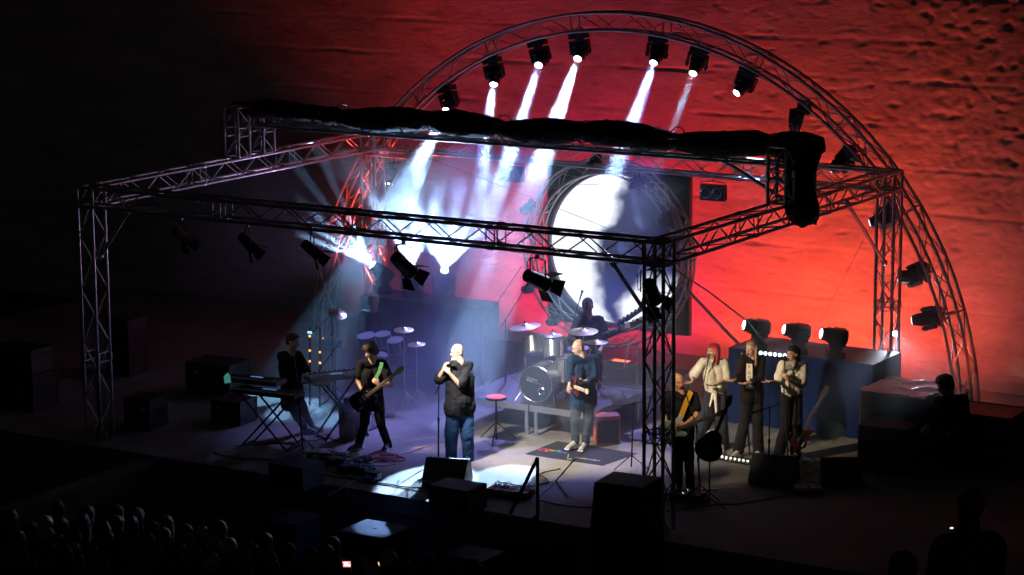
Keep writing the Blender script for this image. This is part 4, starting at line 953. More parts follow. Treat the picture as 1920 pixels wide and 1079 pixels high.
# ---- guitars: built in x (neck direction), z (body height), y thickness; origin at body centre
def guitar(label, loc, neck_dir, face_dir, body_m, neck_m=None, guard=None, L=.62, kind='guitar', acoustic=False, strap=None):
    r = thing('electric_guitar' if not acoustic else 'acoustic_guitar', label, 'guitar', loc)
    nd = V(neck_dir).normalized(); fd = V(face_dir); fd = (fd-nd*fd.dot(nd)).normalized(); zd = fd.cross(nd)
    M = Matrix(((nd.x, -fd.x, zd.x), (nd.y, -fd.y, zd.y), (nd.z, -fd.z, zd.z))); M4 = M.to_4x4()
    if M.determinant() < 0: M.col[2] = -M.col[2]; M4 = M.to_4x4()
    neck_m = neck_m or mat('maple_neck', (.62, .40, .16), .4)
    if acoustic: out = [(.2*math.cos(a)*1.15 - (.0), (.19-.05*math.cos(a))*math.sin(a)*(1-.18*math.exp(-((math.cos(a)-.35)/.25)**2))) for a in [2*PI*k/32 for k in range(32)]]; th = .1
    else:
        out = [(-.22, 0), (-.20, .09), (-.13, .155), (-.03, .15), (.04, .12), (.10, .14), (.18, .17), (.21, .15), (.16, .09), (.11, .05), (.10, 0), (.11, -.05), (.15, -.09), (.17, -.13), (.12, -.15), (.04, -.11), (-.04, -.12), (-.13, -.155), (-.20, -.10)]; th = .042
    def part(mb, n, m, bev=0., par=None):
        o = mb.build(n, m, par or r, bevel=bev, smooth=False)
        if par is None: o.matrix_local = M4
        return o
    part(MB().prism(out, th), 'body', body_m, .006)
    part(MB().box((.10+L/2, -th/2-.004, 0), (L, .022, .05)), 'neck', neck_m, .004)
    part(MB().box((.10+L/2, -th/2-.017, 0), (L, .005, .046)), 'fingerboard', neck_m if not acoustic else DNB)
    part(MB().prism([(L+.10, -.026), (L+.13, -.045), (L+.24, -.035), (L+.27, .0), (L+.24, .04), (L+.12, .036), (L+.10, .026)], .018, c=(0, -th/2, 0)), 'headstock', neck_m, .003)
    for k in range(6): part(MB().cyl((L+.13+.02*k, -th/2, .03), (L+.13+.02*k, -th/2, .055), .006, n=6), 'tuner', CHR)
    part(MB().box((-.10, -th/2-.006, 0), (.03, .014, .07)), 'bridge', CHR)
    if guard: part(MB().prism([(-.12, -.10), (-.10, .03), (.0, .05), (.10, .11), (.12, .04), (.10, -.04), (.08, -.09), (-.02, -.075)], .004, c=(0, -th/2-.003, 0)), 'pickguard', guard)
    if not acoustic:
        for x in (-.045, .02, .075): part(MB().box((x, -th/2-.008, 0), (.018, .012, .07)), 'pickup', WHT if guard else CHR, .003)
        for q in range(3): part(MB().cyl((-.08-.03*q, -th/2-.0, -.09), (-.08-.03*q, -th/2-.018, -.09), .011, n=10), 'knob', WHT)
    S = MB()
    for k in range(6): S.tube([(-.10, -th/2-.017, -.018+.0072*k), (L+.12, -th/2-.024, -.015+.006*k)], .0012, 4)
    part(S, 'strings', CHR)
    return r
def strap(label, pts, m, w=.05, n=(0, -1, 0), grp=None, name='guitar_strap'):
    pts = [V(p) for p in pts]; o = thing(name, label, 'guitar strap', pts[0], 0, grp)
    P = []
    for i in range(len(pts)-1):
        for k in range(6): P.append(pts[i].lerp(pts[i+1], k/6))
    P.append(pts[-1]); n = V(n).normalized(); vs = []
    for i, p in enumerate(P):
        d = (P[min(i+1, len(P)-1)]-P[max(i-1, 0)]).normalized(); x = d.cross(n).normalized()*w/2
        vs += [p-x-pts[0], p+x-pts[0], p+x-n*.004-pts[0], p-x-n*.004-pts[0]]
    fs = [(i*4+a, i*4+(a+1) % 4, i*4+4+(a+1) % 4, i*4+4+a) for i in range(len(P)-1) for a in range(4)]
    MB().add(vs, fs).build('band', m, o); return o
def W_(pj, px, py, d):     # pixel at a depth relative to a person's root plane
    rr = ray(px, py); t = (d+(pj-CAM).dot(FH))/rr.dot(FH); return CAM+rr*t
g1r = gtr[3]
gb = W_(g1r, 681, 748, -.30); ge = W_(g1r, 738, 703, -.34)
guitar('black electric guitar with pale pickguard and maple neck pointing up to the right', gb, ge-gb, FW, mat('black_gloss', (.01, .01, .012), .12, coat=1.), guard=mat('cream_guard', (.02, .02, .022), .3), L=.55)
strap('green and yellow patterned strap over the guitarist in the t-shirt', [W_(g1r, 716, 680, -.11), W_(g1r, 710, 700, -.19), W_(g1r, 702, 714, -.21)], mat('green_strap', (.18, .55, .22), .7, var=.9, scale=26), .055, FW)
b1r = bas[3]
gb = W_(b1r, 1078, 724, -.30)
guitar('dark red bass guitar held by the bald bassist', gb, RH*.22+FW*.95+UP*.12, LF*.9+FW*.4, mat('dark_red_gloss', (.09, .012, .01), .15, coat=1.), mat('pale_neck', (.55, .42, .26), .4), L=.62)
g2r = g2[3]
gb = W_(g2r, 1262, 806, -.28)
guitar('white electric guitar glimpsed behind the nearest truss leg', gb, RH*.9+UP*.35+FW*.1, FW, mat('pale_blue_gloss', (.42, .55, .50), .2, coat=1.), mat('dark_neck', (.10, .06, .035), .4), L=.56)
strap('bright yellow strap across the guitarist behind the truss leg', [W_(g2r, 1296, 734, -.08), W_(g2r, 1288, 752, -.17), W_(g2r, 1275, 786, -.18)], mat('yellow_leather', (.72, .36, .02), .45), .075, FW)
def gstand(label, px, py, glabel, body, acoustic, lean, L=.6, h=.62):
    p = GZ(px, py); r = thing('guitar_stand', label, 'guitar stand', p, VZ, 'guitar stands at the right of the stage')
    MB().tube([(0, 0, .03), (0, .03, h)], .012, 6).build('post', BLK, r)
    for a in (-.9, .9, PI): MB().tube([(0, 0, .12), (.28*math.sin(a), -.28*math.cos(a), .01)], .009, 5).build('leg', BLK, r)
    MB().tube([(-.1, -.07, .26), (-.1, -.01, .24), (.1, -.01, .24), (.1, -.07, .26)], .009, 5).build('cradle', BLK, r)
    g = guitar(glabel, p+UP*(h*.9)+FW*.06, UP*1+RH*lean-FW*.12, FW+UP*.1, body, mat('dark_neck', (.06, .035, .02), .4), L=L, acoustic=acoustic)
gstand('stand holding the dark acoustic guitar', 1330, 950, 'dark acoustic guitar on a stand, neck pointing up to the right', mat('dark_sunburst', (.05, .012, .01), .15, coat=1.), True, .42, h=1.0, L=.5)
gstand('stand holding the guitar beside the small smoke puff', 1500, 860, 'electric guitar on a stand beside the small smoke puff', mat('dark_sunburst', (.05, .012, .01), .15), False, .55, h=.42, L=.58)
# ---- microphone stands
def micstand(label, base, top, tip, mic=True, base_kind='tri', grp='microphone stands', rz=0., m=None):
    base, top, tip = V(base), V(top), V(tip); r = thing('microphone_stand', label, 'microphone stand', base, 0, grp); m = m or BLK
    t = top-base
    MB().tube([(0, 0, .02), t*.55], .013, 7).build('pole', m, r); MB().tube([t*.55, t], .009, 6).build('upper_pole', m, r)
    MB().cyl(t*.52, t*.58, .019, n=8).build('clutch', m, r)
    if base_kind == 'tri':
        for k in range(3):
            a = rz+k*2*PI/3; MB().tube([(0, 0, .20), (.30*math.cos(a), .30*math.sin(a), .012)], .009, 5).build('leg', m, r)
    else: MB().lathe([(.13, 0), (.13, .015), (.03, .03)], (0, 0, 0), n=18).build('base', m, r, smooth=True)
    e = tip-base
    if (e-t).length > .05:
        d = (e-t).normalized(); MB().tube([t-d*.18, e], .008, 5).build('boom', m, r); MB().sph(t, .02, 8, 6).build('joint', m, r)
    if mic:
        d = (e-t).normalized() if (e-t).length > .05 else UP
        MB().lathe([(.011, 0), (.014, .10), (.017, .12)], e, d, 10).build('microphone', BLK, r, smooth=True).name = 'microphone'
        MB().sph(e+d*.135, .023, 10, 8).build('grille', mat('mic_grille', (.12, .12, .13), .35, .8), r, smooth=True)
    return r
sr = sing[3]
mp = W_(sr, 848, 677, -.27)
bs = GZ(822, 862)
micstand('thin round-based microphone stand in front of the bearded singer', bs, bs+UP*1.12+RH*.02, mp-(mp-(bs+UP*1.12)).normalized()*.13, base_kind='round')
kb = GZ(568, 845)
micstand('microphone stand beside the keyboard player', kb, kb+UP*1.15+RH*-.06, W_(key[3], 551, 668, -.25))
micstand('boom microphone stand at the keyboards reaching down to the left', GZ(630, 760), GZ(630, 760)+UP*.95, W_(GZ(630, 760), 597, 697, 0))
micstand('tall boom stand behind the left kit holding an overhead microphone', GZ(625, 745), GZ(625, 745)+UP*1.42, W_(GZ(625, 745), 590, 620, -.2))
bp2 = GY(948, 760, 4.6); bp2.z = .5
micstand('tall boom stand left of the drum kit, boom rising to the right', bp2, W_(bp2, 948, 600, 0), W_(bp2, 982, 545, 0))
micstand('long overhead boom reaching up behind the drum kit left side', GY(905, 760, 6.), W_(GY(905, 760, 6.), 903, 610, 0), W_(GY(905, 760, 6.), 978, 500, 0), mic=False)
bp3 = GY(1063, 760, 4.4); bp3.z = .5
micstand('boom stand over the drums with its microphone left of the drummer', bp3, W_(bp3, 1063, 640, 0), W_(bp3, 1087, 562, 0))
bm_ = GZ(1184, 878)
micstand('empty microphone stand with a level boom in front of the orange amplifier', bm_, W_(bm_, 1187, 757, 0), W_(bm_, 1150, 763, 0), mic=False)
for (px, py, hx, hy, jj, lb) in [(1318, 838, 1330, 677, w1, 'microphone stand of the red-haired woman'), (1398, 845, 1396, 676, w2, 'microphone stand of the fair-haired woman'), (1470, 858, 1474, 682, w3, 'microphone stand of the dark-haired woman')]:
    b_ = GZ(px+4, py)+FW*.32; t_ = W_(b_, px, 726, 0); micstand(lb, b_, t_, W_(b_, hx-3, hy+4, -.0))
ge_ = GZ(1313, 935); micstand('microphone stand leaning over the guitarist behind the truss leg', ge_, W_(ge_, 1306, 800, 0), W_(ge_, 1287, 742, .1))
me_ = GZ(1441, 905); micstand('dark microphone stand right of the light bar, boom to the left', me_, W_(me_, 1443, 764, 0), W_(me_, 1425, 770, 0), mic=True)

# ---- drum risers
def riser(label, c, d, h, rz, legs=True, grp='riser decks under the drum kit'):
    r = thing('stage_riser', label, 'riser', (c[0], c[1], 0), rz, grp); w_, dp = d
    MB().box((0, 0, h-.012), (w_-.02, dp-.02, .02)).build('deck', mat('riser_black', (.02, .018, .018), .6, bump=.3), r)
    for y in (-1, 1): MB().box((0, y*(dp/2-.02), h-.055), (w_, .04, .10)).build('rail', ALU, r)
    for x in (-1, 1): MB().box((x*(w_/2-.02), 0, h-.055), (.04, dp-.082, .10)).build('rail', ALU, r)
    for x in (-1, 1):
        for y in (-1, 1): MB().cyl((x*(w_/2-.07), y*(dp/2-.07), 0), (x*(w_/2-.07), y*(dp/2-.07), h-.11), .03, n=12).build('leg', ALU, r)
    return r
rA, rB = GZ(905, 757, .5), GZ(1003, 777, .5)
riser('left drum riser deck with grey aluminium edge and legs', (4.72+.9, 3.72+.55), (1.36, 1.7), .5, 0)
_r1 = bpy.data.objects['stage_riser']; _r1.location = (5.02, 4.38, 0)
riser('right drum riser deck behind the bassist', (6.27, 4.38), (1.08, 1.7), .5, 0)
riser('back left drum riser deck', (5.02, 6.1), (1.36, 1.7), .5, 0); riser('back right drum riser deck under the drummer', (6.27, 6.1), (1.08, 1.7), .5, 0)
# ---- drums
SPK = mat('silver_sparkle', (.55, .54, .5), .25, .9, var=.55, scale=70)
def drum(label, c, ax, r_, h, m=SPK, grp='drums of the silver kit', name='drum', head=DHD, lugs=8):
    ax = V(ax).normalized(); R = thing(name, label, 'drum', c, 0, grp)
    MB().cyl(-ax*h/2, ax*h/2, r_, n=28).build('shell', m, R, smooth=True)
    x, y, _ = basis(ax)
    for s in (-1, 1):
        MB().tube([ax*(s*h/2)+(x*math.cos(2*PI*k/28)+y*math.sin(2*PI*k/28))*(r_+.006) for k in range(28)], .009, 6, closed=True).build('hoop', CHR, R, smooth=True)
        MB().cyl(ax*(s*(h/2+.001)), ax*(s*(h/2+.004)), r_-.006, n=28).build('head', head, R)
    for k in range(lugs):
        a = 2*PI*(k+.5)/lugs; q = (x*math.cos(a)+y*math.sin(a))*(r_+.012); MB().cyl(q-ax*(h/2-.01), q+ax*(h/2-.01), .005, n=5).build('lug', CHR, R)
    return R
KX = V((5.86, 3.83, .5))
kc = GY(1003, 719, 3.72); kc = V((kc.x, 3.95, .5+.30)); kax = V((-.30, -1, .04))
# match the picture: front head centre at pixel 1003,719
kf = GY(1003, 720, 3.70)
kf.z = .5+.295
K = drum('large bass drum with a dark lettered front head and round port', kf+V((-.01, .22, 0)), (.08, -1, .0), .285, .42, mat('drum_wrap', (.30, .31, .36), .3, .6, var=.3, scale=30), head=mat('black_drum_head', (.018, .02, .03), .25))
ax = V((.08, -1, .0)).normalized(); x_, y_, _ = basis(ax)
sid = UP.cross(-ax).normalized()*-1
def onhead(u, v, r_): return ax*(.21+.008+r_)+RH.normalized()*0+(ax.cross(UP).normalized()*-u)+UP*v
MB().tube([onhead(.10+.055*math.cos(2*PI*k/20), -.10+.055*math.sin(2*PI*k/20), .0) for k in range(20)], .006, 6, closed=True).build('port_ring', CHR, K)
rb = [mat('print_violet', (.14, .06, .3), .4), mat('print_green', (.05, .25, .12), .4), mat('print_teal', (.05, .2, .25), .4), mat('print_red', (.35, .04, .05), .4), mat('print_grey', (.45, .45, .45), .5)]
for i in range(11):          # two rows of worn small letters across the head
    for row, z_ in ((0, .095), (1, .055)):
        if row == 0 and i > 6: continue
        u = -.15+.028*i; z2 = z_-.006*i
        mm = rb[4] if row == 0 or i < 4 else rb[1 if i < 7 else 3]
        hgt = .014 if row == 0 else .026
        a_ = onhead(u, z2, 0); s_ = ax.cross(UP).normalized()*-1
        for q in range(2+(i+row) % 2):
            p0 = a_+s_*(.007*q); MB().tube([p0-UP*hgt/2, p0+UP*hgt/2+s_*.002], .0022, 4).build('letter', mm, K)
        MB().tube([a_+UP*(hgt/2 if i % 2 else 0), a_+s_*.012+UP*(hgt/2 if i % 2 else -hgt/2)], .0022, 4).build('letter', mm, K)
for s in (-1, 1): MB().tube([ax*.12+V((s*.26, 0, -.1)), ax*.25+V((s*.36, 0, -.29))], .009, 5).build('spur', CHR, K)
def cymbal(label, c, r_, tilt=(0, 0, 1), stand_to=None, grp='cymbals', m=CYM):
    R = thing('cymbal', label, 'cymbal', c, 0, grp); t = V(tilt).normalized()
    MB().lathe([(r_, -.010), (r_*.6, .006), (r_*.22, .016), (r_*.2, .03), (r_*.08, .045), (.01, .046), (.01, .04), (r_*.2, .022), (r_*.6, .0), (r_, -.014)], (0, 0, 0), t, 36).build('plate', m, R, smooth=True)
    MB().cyl(t*.04, t*.085, .013, n=8).build('wing_nut', BLK, R)
    if stand_to is not None:
        S = thing('cymbal_stand', label.replace('cymbal', 'cymbal').split(' ', 1)[0]+' stand under the '+label, 'cymbal stand', (c[0], c[1], stand_to), 0, 'cymbal stands'); h = c[2]-stand_to
        MB().cyl((0, 0, .05), (0, 0, h*.5), .013, n=8).build('pole', CHR, S); MB().cyl((0, 0, h*.5), (0, 0, h), .009, n=8).build('upper_pole', CHR, S); MB().cyl((0, 0, h*.47), (0, 0, h*.53), .02, n=8).build('clutch', CHR, S)
        for k in range(3): a = k*2*PI/3+.4; MB().tube([(0, 0, .28), (.26*math.cos(a), .26*math.sin(a), .012)], .008, 5).build('leg', CHR, S)
    return R
drum('left rack tom with silver sparkle shell', GY(1001, 648, 4.05), (-.3, .32, 1), .165, .27)
drum('middle rack tom with silver sparkle shell beside the bassist', GY(1038, 655, 4.15), (-.2, .32, 1), .16, .26)
drum('floor tom right of the bass drum', GY(1062, 690, 4.2), (0, 0, 1), .19, .36)
drum('snare drum hidden behind the toms', V((5.9, 4.75, 1.12)), (0, -.1, 1), .175, .14)
cymbal('pale cymbal left of the drum kit above the tom', GY(985, 612, 4.25), .25, (-.1, -.1, 1), .5)
cymbal('small cymbal above the two rack toms', GY(1036, 628, 4.4), .155, (0, -.05, 1), .5)
cymbal('large white-lit cymbal in front of the drummer', GY(1094, 621, 4.5), .235, (.02, -.08, 1), .5)
cymbal('low cymbal to the right of the bassist head', GY(1118, 641, 4.6), .19, (0, 0, 1), .5)
MB().lathe([(.17, 0), (.17, .07), (.15, .09)], (0, 0, 0)).build('drum_stool', BLK, None)
ds = bpy.data.objects['drum_stool']; ds.location = (5.66, 5.45, 1.0); tag(ds, 'black round stool under the drummer', 'stool'); MB().cyl((0, 0, -.5), (0, 0, 0), .025).build('post', BLK, ds)
# left percussion kit in the smoke
DKS = mat('dark_drum_shell', (.06, .05, .07), .3, .2)
for px, py, r_, lb in [(688, 640, .15, 'left small drum of the smoky left kit'), (719, 637, .13, 'middle small drum of the smoky left kit'), (742, 648, .14, 'right small drum of the smoky left kit'), (708, 690, .2, 'low floor drum of the smoky left kit')]:
    drum(lb, GY(px, py, 4.4), (0, -.25, 1), r_, .2 if r_ < .2 else .4, DKS, 'drums of the left percussion kit')
cymbal('steeply tilted cymbal high over the left kit', GY(632, 588, 4.5), .16, (.45, -.25, .9), 0., 'cymbals of the left kit')
cymbal('level cymbal on a tall stand right of the left kit', GY(757, 618, 4.1), .165, (.05, -.1, 1), 0., 'cymbals of the left kit')
cymbal('low cymbal at the right of the left kit', GY(781, 645, 4.3), .15, (0, -.1, 1), 0., 'cymbals of the left kit')
# pad in front of the riser, its red glow set in the material
rp = GY(930, 745, 3.0); r = thing('round_pad', 'round red self-glowing drum pad on a low tripod in front of the riser', 'drum', (rp.x, rp.y, 0), 0)
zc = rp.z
MB().cyl((0, 0, zc-.03), (0, 0, zc+.005), .165, n=28).build('rim', BLK, r, smooth=True); MB().cyl((0, 0, zc+.006), (0, 0, zc+.012), .15, n=28).build('pad', mat('glowing_red_pad', (.75, .06, .04), .5, emit=(1, .06, .04), es=.25), r)
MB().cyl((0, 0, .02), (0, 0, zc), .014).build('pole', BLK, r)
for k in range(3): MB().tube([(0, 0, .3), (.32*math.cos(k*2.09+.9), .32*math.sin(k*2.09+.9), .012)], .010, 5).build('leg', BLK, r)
# ---- percussion table right of the drummer
pt = thing('percussion_rack', 'rack of percussion bars and small instruments right of the drummer', 'percussion rack', V((6.65, 5.3, .5)))
def L_(px, py, Y): return GY(px, py, Y)-pt.location
for a, b, n_, m_, rr in [((1160, 612), (1206, 580), 'bar_rack', BLK, .022), ((1163, 607), (1200, 582), 'bar_rack', BLK, .02), ((1128, 636), (1235, 588), 'shelf', PLA, .04), ((1154, 650), (1192, 630), 'orange_bar', mat('red_tube', (.6, .08, .05), .4), .016), ((1170, 690), (1182, 632), 'pole', CHR, .014)]:
    MB().tube([L_(*a, 5.2), L_(*b, 5.2)], rr, 6).build(n_, m_, pt)
for k in range(7): q = k/6; MB().cyl(L_(1160+44*q, 608-28*q, 5.2)+V((0, -.03, 0)), L_(1160+44*q, 608-28*q, 5.2)+V((0, .05, .06)), .02, n=8).build('chime', CHR if k % 2 else BLK, pt)
rd2 = random.Random(4)
for k in range(14): q = k/13; p = L_(1132+95*q, 634-42*q, 5.15+rd2.uniform(-.1, .2)); MB().box(p+V((0, 0, .04)), (rd2.uniform(.04, .12), .08, rd2.uniform(.03, .09)), rz=rd2.uniform(0, 3)).build('small_percussion', rd2.choice([BLK, CHR, PLA, TAN, WHT]), pt)
for x in (0, .45): MB().cyl((x, 0, 0), (x, 0, .75), .014).build('leg', CHR, pt)
# ---- keyboards
KEYW = mat('piano_key_white', (.8, .8, .78), .35); KEYB = mat('piano_key_black', (.012, .012, .012), .3)
def keyboard(label, p, L, Dp, rz, H, tilt=0., top_=None, slab=None, keyside=1):
    r = thing('keyboard', label, 'keyboard', p, rz, 'keyboards around the keyboard player'); r.rotation_euler = (tilt, 0, rz)
    MB().box((0, 0, 0), (L, Dp, H)).build('body', top_ or PLA, r, bevel=.008)
    n = int(L*.9/.0235); x0 = -n*.0235/2
    for i in range(n): MB().box((x0+(i+.5)*.0235, keyside*(Dp/2-.07), H/2+.006), (.0222, .13, .012)).build('white_key', KEYW, r) if i == 0 else None
    kw = bpy.data.objects[[o.name for o in r.children if o.name.startswith('white_key')][0]]
    for i in range(1, n): c_ = kw.copy(); c_.location = (i*.0235, 0, 0); C.objects.link(c_)
    kb0 = None
    for i in range(n-1):
        if i % 7 in (0, 1, 3, 4, 5):
            if kb0 is None: kb0 = MB().box((x0+(i+1)*.0235, keyside*(Dp/2-.095), H/2+.018), (.012, .08, .012)).build('black_key', KEYB, r); i0 = i
            else: c_ = kb0.copy(); c_.location = ((i-i0)*.0235, 0, 0); C.objects.link(c_)
    MB().box((0, -keyside*(Dp*.16), H/2+.003), (L*.22, .05, .004)).build('display', mat('key_display', (.02, .03, .05), .1, emit=(.2, .4, .9), es=.5), r)
    for k in range(12): MB().cyl((-L*.4+k*L*.07, -keyside*(Dp*.3), H/2), (-L*.4+k*L*.07, -keyside*(Dp*.3), H/2+.014), .008, n=8).build('knob', PLA if k % 3 else CHR, r)
    return r
def xstand(label, p, rz, h, w_=.8):
    r = thing('keyboard_stand', label, 'keyboard stand', (p[0], p[1], 0), rz, 'keyboard stands')
    for s in (-1, 1):
        MB().tube([(-w_/2*s, -.2, .02), (w_/2*s, -.2, h)], .016, 6).build('strut', BLK, r); MB().tube([(-w_/2*s, .2, .02), (w_/2*s, .2, h)], .016, 6).build('strut', BLK, r)
        MB().tube([(s*w_/2, -.22, h), (s*w_/2, .22, h)], .016, 6).build('rail', BLK, r); MB().tube([(s*w_/2, -.22, .02), (s*w_/2, .22, .02)], .016, 6).build('rail', BLK, r)
kz = .95
k1 = GZ(478, 713, 1.02); k2 = GZ(505, 731, .88)
keyboard('upper keyboard on the left with rows of knobs', k1, .95, .34, .10, .07, 0, mat('grey_synth', (.12, .12, .15), .4), keyside=-1)
keyboard('lower keyboard on the left with its keys showing', k2+V((.08, -.15, -.0)), 1.15, .32, .10, .06, keyside=-1)
xstand('stand under the two left keyboards', GZ(505, 731, .9), .1, .84, .8)
k3 = GZ(640, 706, .95); keyboard('pale keyboard in the smoke in front of the keyboard player', k3+V((-.12, 0, 0)), .95, .36, 1.0, .08, 0, mat('silver_synth', (.5, .5, .55), .4), keyside=1)
xstand('stand under the pale keyboard', k3, 1.0, .9, .7)
# rig between: a white sheet of paper at the very left, paper on keyboard
sh = MB().prism([(-.05, -.06), (.05, -.05), (.035, .07), (.0, .11), (-.06, .05)], .004).build('paper_sheet', mat('glowing_cyan_paper', (.35, .75, .68), .6, emit=(.1, .5, .42), es=.35), None, loc=GZ(427, 712, 1.1), rot=(0, 0, VZ+.3)); tag(sh, 'small glowing turquoise sheet propped at the left end of the upper keyboard', 'paper')  # sheet brightened by a faint emission in its material
s2 = MB().box((0, 0, .01), (.26, .2, .02)).build('music_sheet', PAP, None, loc=GZ(606, 722, 1.0), rot=(0, 0, .5)); tag(s2, 'white box lid lying beside the pale keyboard', 'paper')
s3 = MB().box((0, 0, .008), (.42, .26, .006)).build('music_sheet', PAP, None, loc=GZ(597, 846, .14), rot=(0.0, .0, .35)); tag(s3, 'white sheet lying behind the left box monitor', 'paper')
MB().box((0, 0, -.07), (.3, .24, .13)).build('pad', DNB, s3)
# ---- rack of small amber lamps behind the keyboards
rk = thing('amber_lamp_rack', 'dark rack with two columns of small amber lamps behind the keyboard player', 'lamp rack', (GZ(590, 760).x, GZ(590, 760).y, 0))
def RK(px, py): return W_(rk.location, px, py, 0)-rk.location
AMB = mat('amber_lamp', (.8, .4, .1), emit=(1, .42, .08), es=2.2)
for px in (581, 600): MB().tube([RK(px, 770), RK(px, 615)], .014, 6).build('upright', BLK, rk)
for px, py, s_ in [(581, 630, .022), (581, 657, .02), (600, 660, .02), (581, 677, .02), (600, 680, .022), (606, 634, .012)]:
    q = RK(px, py); MB().cyl(q, q+FW*.03, s_*1.5, n=12).build('housing', BLK, rk); MB().sph(q+FW*.03, s_, 10, 6).build('bulb', AMB, rk, smooth=True)
q = RK(581, 623); MB().box(q+FW*.03, (.08, .02, .03)).build('blue_light', mat('blue_led', (.1, .3, .9), emit=(.2, .55, 1), es=2.5), rk)
# ---- amplifiers, monitors, boxes
def speaker(name, label, cat, p, d, rz, m, grille=GRI, grp=None, edge=None):
    r = thing(name, label, cat, p, rz, grp); w_, dp, h = d
    MB().box((0, 0, h/2), d).build('cabinet', m, r, bevel=.012)
    MB().box((0, -dp/2-.004, h*.46), (w_*.86, .012, h*.80)).build('grille', grille, r)
    for s in (-1, 1): MB().box((s*(w_/2+.004), 0, h*.82), (.01, .12, .04)).build('handle', BLK, r)
    for s in (-1, 1): MB().box((s*w_*.4, -dp*.35, -.0+.006), (.04, .04, .012)).build('foot', RUB, r)
    return r
speaker('guitar_amplifier', 'tan guitar amplifier standing behind the guitarist in the t-shirt', 'amplifier', GZ(662, 822)+FH*.12, (.36, .30, .50), VZ+.95, TAN)
speaker('guitar_amplifier', 'small orange amplifier behind the bassist', 'amplifier', GZ(1138, 832)+FH*.1, (.38, .28, .44), VZ+.12, ORA, grille=mat('dark_weave', (.03, .035, .05), .8, bump=.6, bscale=200))
tb_ = MB().box((0, 0, .06), (.22, .18, .12)).build('amp_head', mat('red_blue_case', (.12, .05, .12), .6), None, loc=GZ(662, 822)+FH*.12+UP*.50, rot=(0, 0, VZ+.8)); tag(tb_, 'small dark case on top of the tan amplifier', 'case')
def wedge(label, p, rz, w_=.62, s=1., m=None, grp='stage monitors along the front edge'):
    r = thing('wedge_monitor', label, 'stage monitor', p, rz, grp); m = m or mat('monitor_paint', (.035, .035, .035), .55, bump=.3, bscale=120)
    pr = [(-.22, 0), (.20, 0), (.24, .06), (.10, .36), (-.02, .38), (-.26, .10)]
    M = Matrix.Rotation(PI/2, 3, 'Z')
    MB().prism([(x*s, z*s) for x, z in pr], w_*s, M).build('cabinet', m, r, bevel=.01)
    # grille on the sloping face towards +y (the singer)
    a, b = V((0, .245*s, .075*s)), V((0, .105*s, .355*s)); mid = (a+b)/2; d = (b-a).normalized(); n = V((1, 0, 0)).cross(d)
    MM = Matrix(((1, n.x, d.x), (0, n.y, d.y), (0, n.z, d.z)))
    MB().box(mid+V((0, .008, .003)), (w_*s*.9, .012, .27*s), M=MM).build('grille', GRI, r)
    for q in (-1, 1): MB().cyl((q*(w_*s/2+.001), -.05*s, .16*s), (q*(w_*s/2+.006), -.05*s, .16*s), .04*s, n=14).build('handle', BLK, r)
    return r
wedge('grey wedge monitor at the feet of the bearded singer', V((6.18, .55, 0)), .30, .64, 1.0)
wedge('dark wedge monitor among cables at the right', GZ(1452, 905), .25, .6, 1.1); wedge('dark angled monitor facing the right-hand guitarist', GZ(1478, 925)+V((.4, .9, 0)), .5, .6, 1.)
BXM = mat('navy_flocked_box', (.035, .06, .17), .7, bump=.3, bscale=120)
def flatbox(label, px, py, z, d, rz, hgt, grp, m=BXM):
    p = GZ(px, py, z); r = thing('subwoofer', label, 'speaker box', (p.x, p.y, z-hgt), rz, grp)
    MB().box((0, 0, hgt/2), (d[0], d[1], hgt)).build('cabinet', m, r, bevel=.012)
    for s in (-1, 1): MB().box((s*(d[0]/2+.002), 0, hgt*.7), (.008, .16, .07)).build('handle', BLK, r)
    MB().box((0, -d[1]/2-.003, hgt*.5), (d[0]*.9, .01, hgt*.85)).build('grille', GRI, r)
    MB().tube([(0, 0, hgt), (0, 0, hgt+.006)], .03, 10).build('pole_mount', BLK, r)
    return r
flatbox('dark blue flat-topped box at the left of the stage edge', 555, 866, .36, (.62, .52), .0, .36, 'box monitors on the stage edge')
flatbox('dark blue flat-topped box in front of the grey wedge monitor', 858, 908, .36, (.66, .5), .0, .36, 'box monitors on the stage edge')
flatbox('speaker box in the pit, leftmost and darkest of three', 538, 967, -.2, (.78, .62), -.0, .85, 'speaker boxes in the pit below the stage')
flatbox('speaker box in the pit, middle one with a bright half circle of light', 703, 991, -.2, (.76, .68), -.0, .85, 'speaker boxes in the pit below the stage')
flatbox('speaker box in the pit, rightmost and nearest of three', 888, 1037, -.2, (.66, .58), -.0, .85, 'speaker boxes in the pit below the stage')
# PA column right
pa = thing('loudspeaker_column', 'tall black loudspeaker stack beside the nearest truss leg', 'loudspeaker', (9.98, -.85, -1.05), .1)
for k, (z_, h_) in enumerate([(.0, .62), (.63, .62), (1.26, .70)]):
    b_ = MB().prism([(-.40, 0), (.40, 0), (.37, h_), (-.33, h_)] if k == 2 else [(-.40, 0), (.40, 0), (.40, h_), (-.40, h_)], .62, c=(0, 0, z_)).build('cabinet', RUB, pa, bevel=.012)
    MB().box((0, -.314, z_+h_/2), (.68, .01, h_*.84)).build('grille', GRI, b_)
